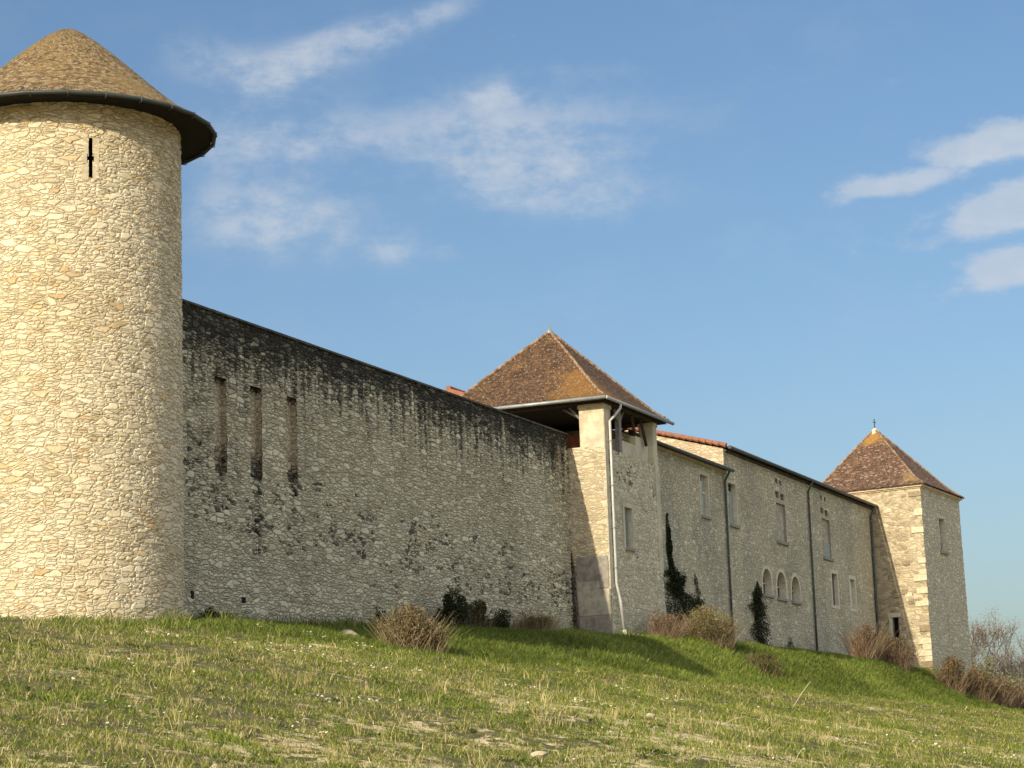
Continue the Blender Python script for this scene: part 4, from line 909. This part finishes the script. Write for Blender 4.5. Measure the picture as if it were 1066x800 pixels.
# ------------------------------------------------------------------ trees beyond the castle
def tree(name,x,y,h_,label,spread=.55,depth=6,leafc=None,leafn=0,seed=1,r0=.22,bark=(.20,.165,.14),group=None,leafsize=.12,zb=None):
    g=random.Random(seed); z=H(x,y) if zb is None else zb; t=empty(name,(x,y,z),label,'tree',group); tr=MB(); cr=MB(); tips=[]
    def grow(p,d,L,r_,lv):
        n=3; pts=[p]; q=p.copy(); dd=d.copy()
        for i in range(n):
            dd=(dd+Vector((g.gauss(0,.10),g.gauss(0,.10),g.gauss(.03,.05)))).normalized(); q=q+dd*L/n; pts.append(q.copy())
        (tr if lv<1 else cr).tube(pts,[r_*(1-.38*i/n) for i in range(n+1)],6 if lv<2 else 3,False)
        if lv>=depth: tips.append(q); return
        k=4 if lv==0 else (3 if g.random()<.75 else 2)
        for j in range(k):
            ax=Vector((g.gauss(0,1),g.gauss(0,1),g.gauss(0,.35))); ax=(ax-dd*ax.dot(dd)).normalized(); nd=(dd+ax*g.uniform(.35,.95)*spread*1.25+Vector((0,0,.12))).normalized()
            o=pts[-1] if j<2 else pts[-2].lerp(pts[-1],g.random()); grow(o,nd,L*g.uniform(.62,.86),max(r_*.60,.024),lv+1)
            if lv>=2: tips.append(o)
    grow(Vector((x,y,z-.2)),Vector((g.gauss(0,.05),g.gauss(0,.05),1)),h_*.27,r0,0)
    tr.build('trunk',M['bark'],t); cr.build('crown',simple('twig_bark',bark,.9,.1,2.,0),t)
    if leafn and leafc is not None:
        T_=np.array([tuple(q) for q in tips]); P_=T_[rng.integers(0,len(T_),leafn)]+rng.normal(size=(leafn,3))*.3; leaves(P_,leafsize,leafc,'young_leaves',t)
    return t
BUD=np.array([[.25,.215,.175],[.29,.25,.20]]); PALE=np.array([[.20,.20,.11],[.25,.24,.14],[.16,.16,.09]])
G_='bare trees beyond the far tower'
tree('bare_tree',150,8.9,17.3,'tall bare spring tree beyond the far tower, the one nearest its corner',.62,6,BUD,22000,3,.3,group=G_,leafsize=.06)
tree('bare_tree',158,6.2,17.,'tall bare tree at the right edge of the photo',.6,6,BUD,22000,8,.3,group=G_,leafsize=.06)
tree('bare_tree',172,15,17,'bare tree further back, mostly behind the tower corner',.62,6,BUD,9000,15,.28,group=G_,leafsize=.07)
tree('bare_tree',178,7.5,18,'bare reddish tree further back at the right edge',.62,6,np.array([[.27,.20,.16]]),4000,19,.28,group=G_,leafsize=.08,bark=(.25,.15,.12))
tree('green_tree',141,9.9,12.6,'pale green budding tree low in front of the bare trees',.7,6,PALE,9000,23,.22,leafsize=.11)
tree('green_tree',139,7.3,11.5,'pale olive budding tree low at the right behind the hedge',.7,6,PALE*.95,8000,29,.2,leafsize=.11)

# ------------------------------------------------------------------ sky, sun, camera
W_=bpy.data.worlds.new('World'); S.world=W_; W_.use_nodes=True; t=W_.node_tree; t.nodes.clear()
N=NT.__new__(NT); N.t=t
out=t.nodes.new('ShaderNodeOutputWorld'); bg=t.nodes.new('ShaderNodeBackground'); t.links.new(bg.outputs[0],out.inputs[0])
SUN_EL=R(23); sd=Vector((-.995,.086,0)).normalized()
sky=t.nodes.new('ShaderNodeTexSky'); sky.sky_type='NISHITA'; sky.sun_disc=False; sky.sun_elevation=SUN_EL; sky.sun_rotation=math.atan2(sd.x,sd.y); sky.altitude=100; sky.air_density=1.; sky.dust_density=2.8; sky.ozone_density=2.0
d=N.sep(N.tc('Generated')); az=N.math('ARCTAN2',d[1],d[0]); el=N.math('ARCSINE',d[2]); az=N.math('MULTIPLY',az,57.2958); el=N.math('MULTIPLY',el,57.2958)
cv=N.comb(N.math('MULTIPLY',az,.55),N.math('MULTIPLY',el,1.0))
n1=N.noise(cv,.55,6.,.62,dim='2D'); n2=N.noise(cv,1.9,5.,.65,dim='2D')
nn=N.math('ADD',N.math('MULTIPLY',n1,.65),N.math('MULTIPLY',n2,.35))
tot=None
# az, el, half-width az, half-width el, tilt, amount, softness
CL=[(26.9,19.0,2.1,.55,-.18,.62),(25.0,19.75,1.5,.35,-.25,.45),(30.4,18.4,1.9,.65,.2,.62),(28.6,18.5,1.3,.5,-.5,.5),(23.5,17.6,.75,.28,0,.55),(21.5,18.2,1.9,.3,0,.3),(23.2,16.5,3.6,1.3,.05,.75),(22.2,15.2,2.8,.7,.05,.5),
    (29.3,14.6,2.3,1.0,.1,.9),(26.1,13.85,.85,.4,0,.58),(24.85,13.7,.45,.25,0,.42),(29.5,16.6,2.6,.75,.05,.75),
    (20.8,14.6,.8,.5,0,.3),(13.2,17.3,.35,.2,0,.3),(16,17.6,4,1.0,-.1,.16),(26,10.,5,.5,-.2,.16),(33,12,3,1,0,.3)]
for (a,e,sa,se,tl,am) in CL:
    da=N.math('SUBTRACT',az,a); de=N.math('SUBTRACT',N.math('SUBTRACT',el,e),N.math('MULTIPLY',da,tl))
    q=N.math('ADD',N.math('POWER',N.math('ABSOLUTE',N.math('DIVIDE',da,sa)),2.),N.math('POWER',N.math('ABSOLUTE',N.math('DIVIDE',de,se)),2.))
    gq=N.math('MULTIPLY',N.math('EXPONENT',N.math('MULTIPLY',q,-.9)),am)
    tot=gq if tot is None else N.math('ADD',tot,gq)
dens=N.math('MULTIPLY',tot,N.mr(nn,.30,.66,.45,1.25))
dens=N.mr(dens,.10,1.1,0.,.66)
veil=N.math('MULTIPLY',N.mr(n1,.45,.8),.05)
puff=None
for (a,e,sa,se,tl,am) in [(10.5,15.6,2.1,.66,-.16,1.1),(13.0,14.85,1.9,.42,-.08,1.),(9.9,14.0,2.6,.80,-.20,1.25),(9.9,12.6,2.1,.66,-.14,1.25)]:
    da=N.math('SUBTRACT',az,a); de=N.math('SUBTRACT',N.math('SUBTRACT',el,e),N.math('MULTIPLY',da,tl))
    de=N.math('ADD',de,N.math('MULTIPLY',N.math('LESS_THAN',de,0.),N.math('MULTIPLY',de,.5)))
    q=N.math('ADD',N.math('POWER',N.math('ABSOLUTE',N.math('DIVIDE',da,sa)),2.),N.math('POWER',N.math('ABSOLUTE',N.math('DIVIDE',de,se)),2.))
    gq=N.math('MULTIPLY',N.math('EXPONENT',N.math('MULTIPLY',q,-.9)),am); puff=gq if puff is None else N.math('MAXIMUM',puff,gq)
pn=N.noise(cv,1.3,6.,.6,dim='2D')
puff=N.mr(N.math('ADD',puff,N.math('MULTIPLY',N.math('SUBTRACT',pn,.5),1.2)),.24,.85,0.,.70); dens=N.math('MAXIMUM',dens,puff)
dens=N.math('ADD',dens,veil,clamp=True)
hs=t.nodes.new('ShaderNodeHueSaturation'); t.links.new(sky.outputs[0],hs.inputs['Color']); hs.inputs['Saturation'].default_value=1.12; hs.inputs['Value'].default_value=.80
cloudc=N.mix(N.mr(nn,.4,.7),(3.3,3.7,4.2),(3.9,4.1,4.4))
# bright cloud banks added outside the view to lift light on shaded walls
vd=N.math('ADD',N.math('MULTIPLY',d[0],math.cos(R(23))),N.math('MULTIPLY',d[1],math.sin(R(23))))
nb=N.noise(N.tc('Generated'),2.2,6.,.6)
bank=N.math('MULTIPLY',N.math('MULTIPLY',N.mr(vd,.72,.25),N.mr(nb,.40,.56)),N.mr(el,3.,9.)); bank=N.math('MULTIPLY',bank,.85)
allsky=N.mix(dens,hs.outputs[0],cloudc)
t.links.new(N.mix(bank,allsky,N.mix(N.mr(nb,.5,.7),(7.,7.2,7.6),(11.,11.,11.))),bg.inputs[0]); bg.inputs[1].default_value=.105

L=bpy.data.lights.new('sun','SUN'); L.energy=3.4; L.angle=R(.5); L.color=(1.,.87,.63); so=bpy.data.objects.new('sun',L); COL.objects.link(so)
to=Vector((sd.x*math.cos(SUN_EL),sd.y*math.cos(SUN_EL),math.sin(SUN_EL))); so.rotation_euler=to.to_track_quat('Z','Y').to_euler(); so.location=(-60,-40,50)

th=R(10.4); rho=.034; al=ALPHA
F0=Vector((math.cos(al),math.sin(al),0)); R0=Vector((math.sin(al),-math.cos(al),0)); Fv=F0*math.cos(th)+Vector((0,0,math.sin(th))); U0=-F0*math.sin(th)+Vector((0,0,math.cos(th)))
Rv=R0*math.cos(rho)-U0*math.sin(rho); Uv=R0*math.sin(rho)+U0*math.cos(rho)
cd=bpy.data.cameras.new('camera'); cd.sensor_width=36; cd.lens=2377/1066*36; cd.clip_end=3000; cd.clip_start=.5
co=bpy.data.objects.new('camera',cd); COL.objects.link(co)
co.matrix_world=Matrix(((Rv.x,Uv.x,-Fv.x,-51.5),(Rv.y,Uv.y,-Fv.y,-31.9),(Rv.z,Uv.z,-Fv.z,1.6),(0,0,0,1)))
S.camera=co
S.render.engine='CYCLES'
S.view_settings.view_transform='Standard'; S.view_settings.look='None'; S.view_settings.exposure=.68; S.view_settings.gamma=1.
S.cycles.max_bounces=6; S.cycles.transparent_max_bounces=4
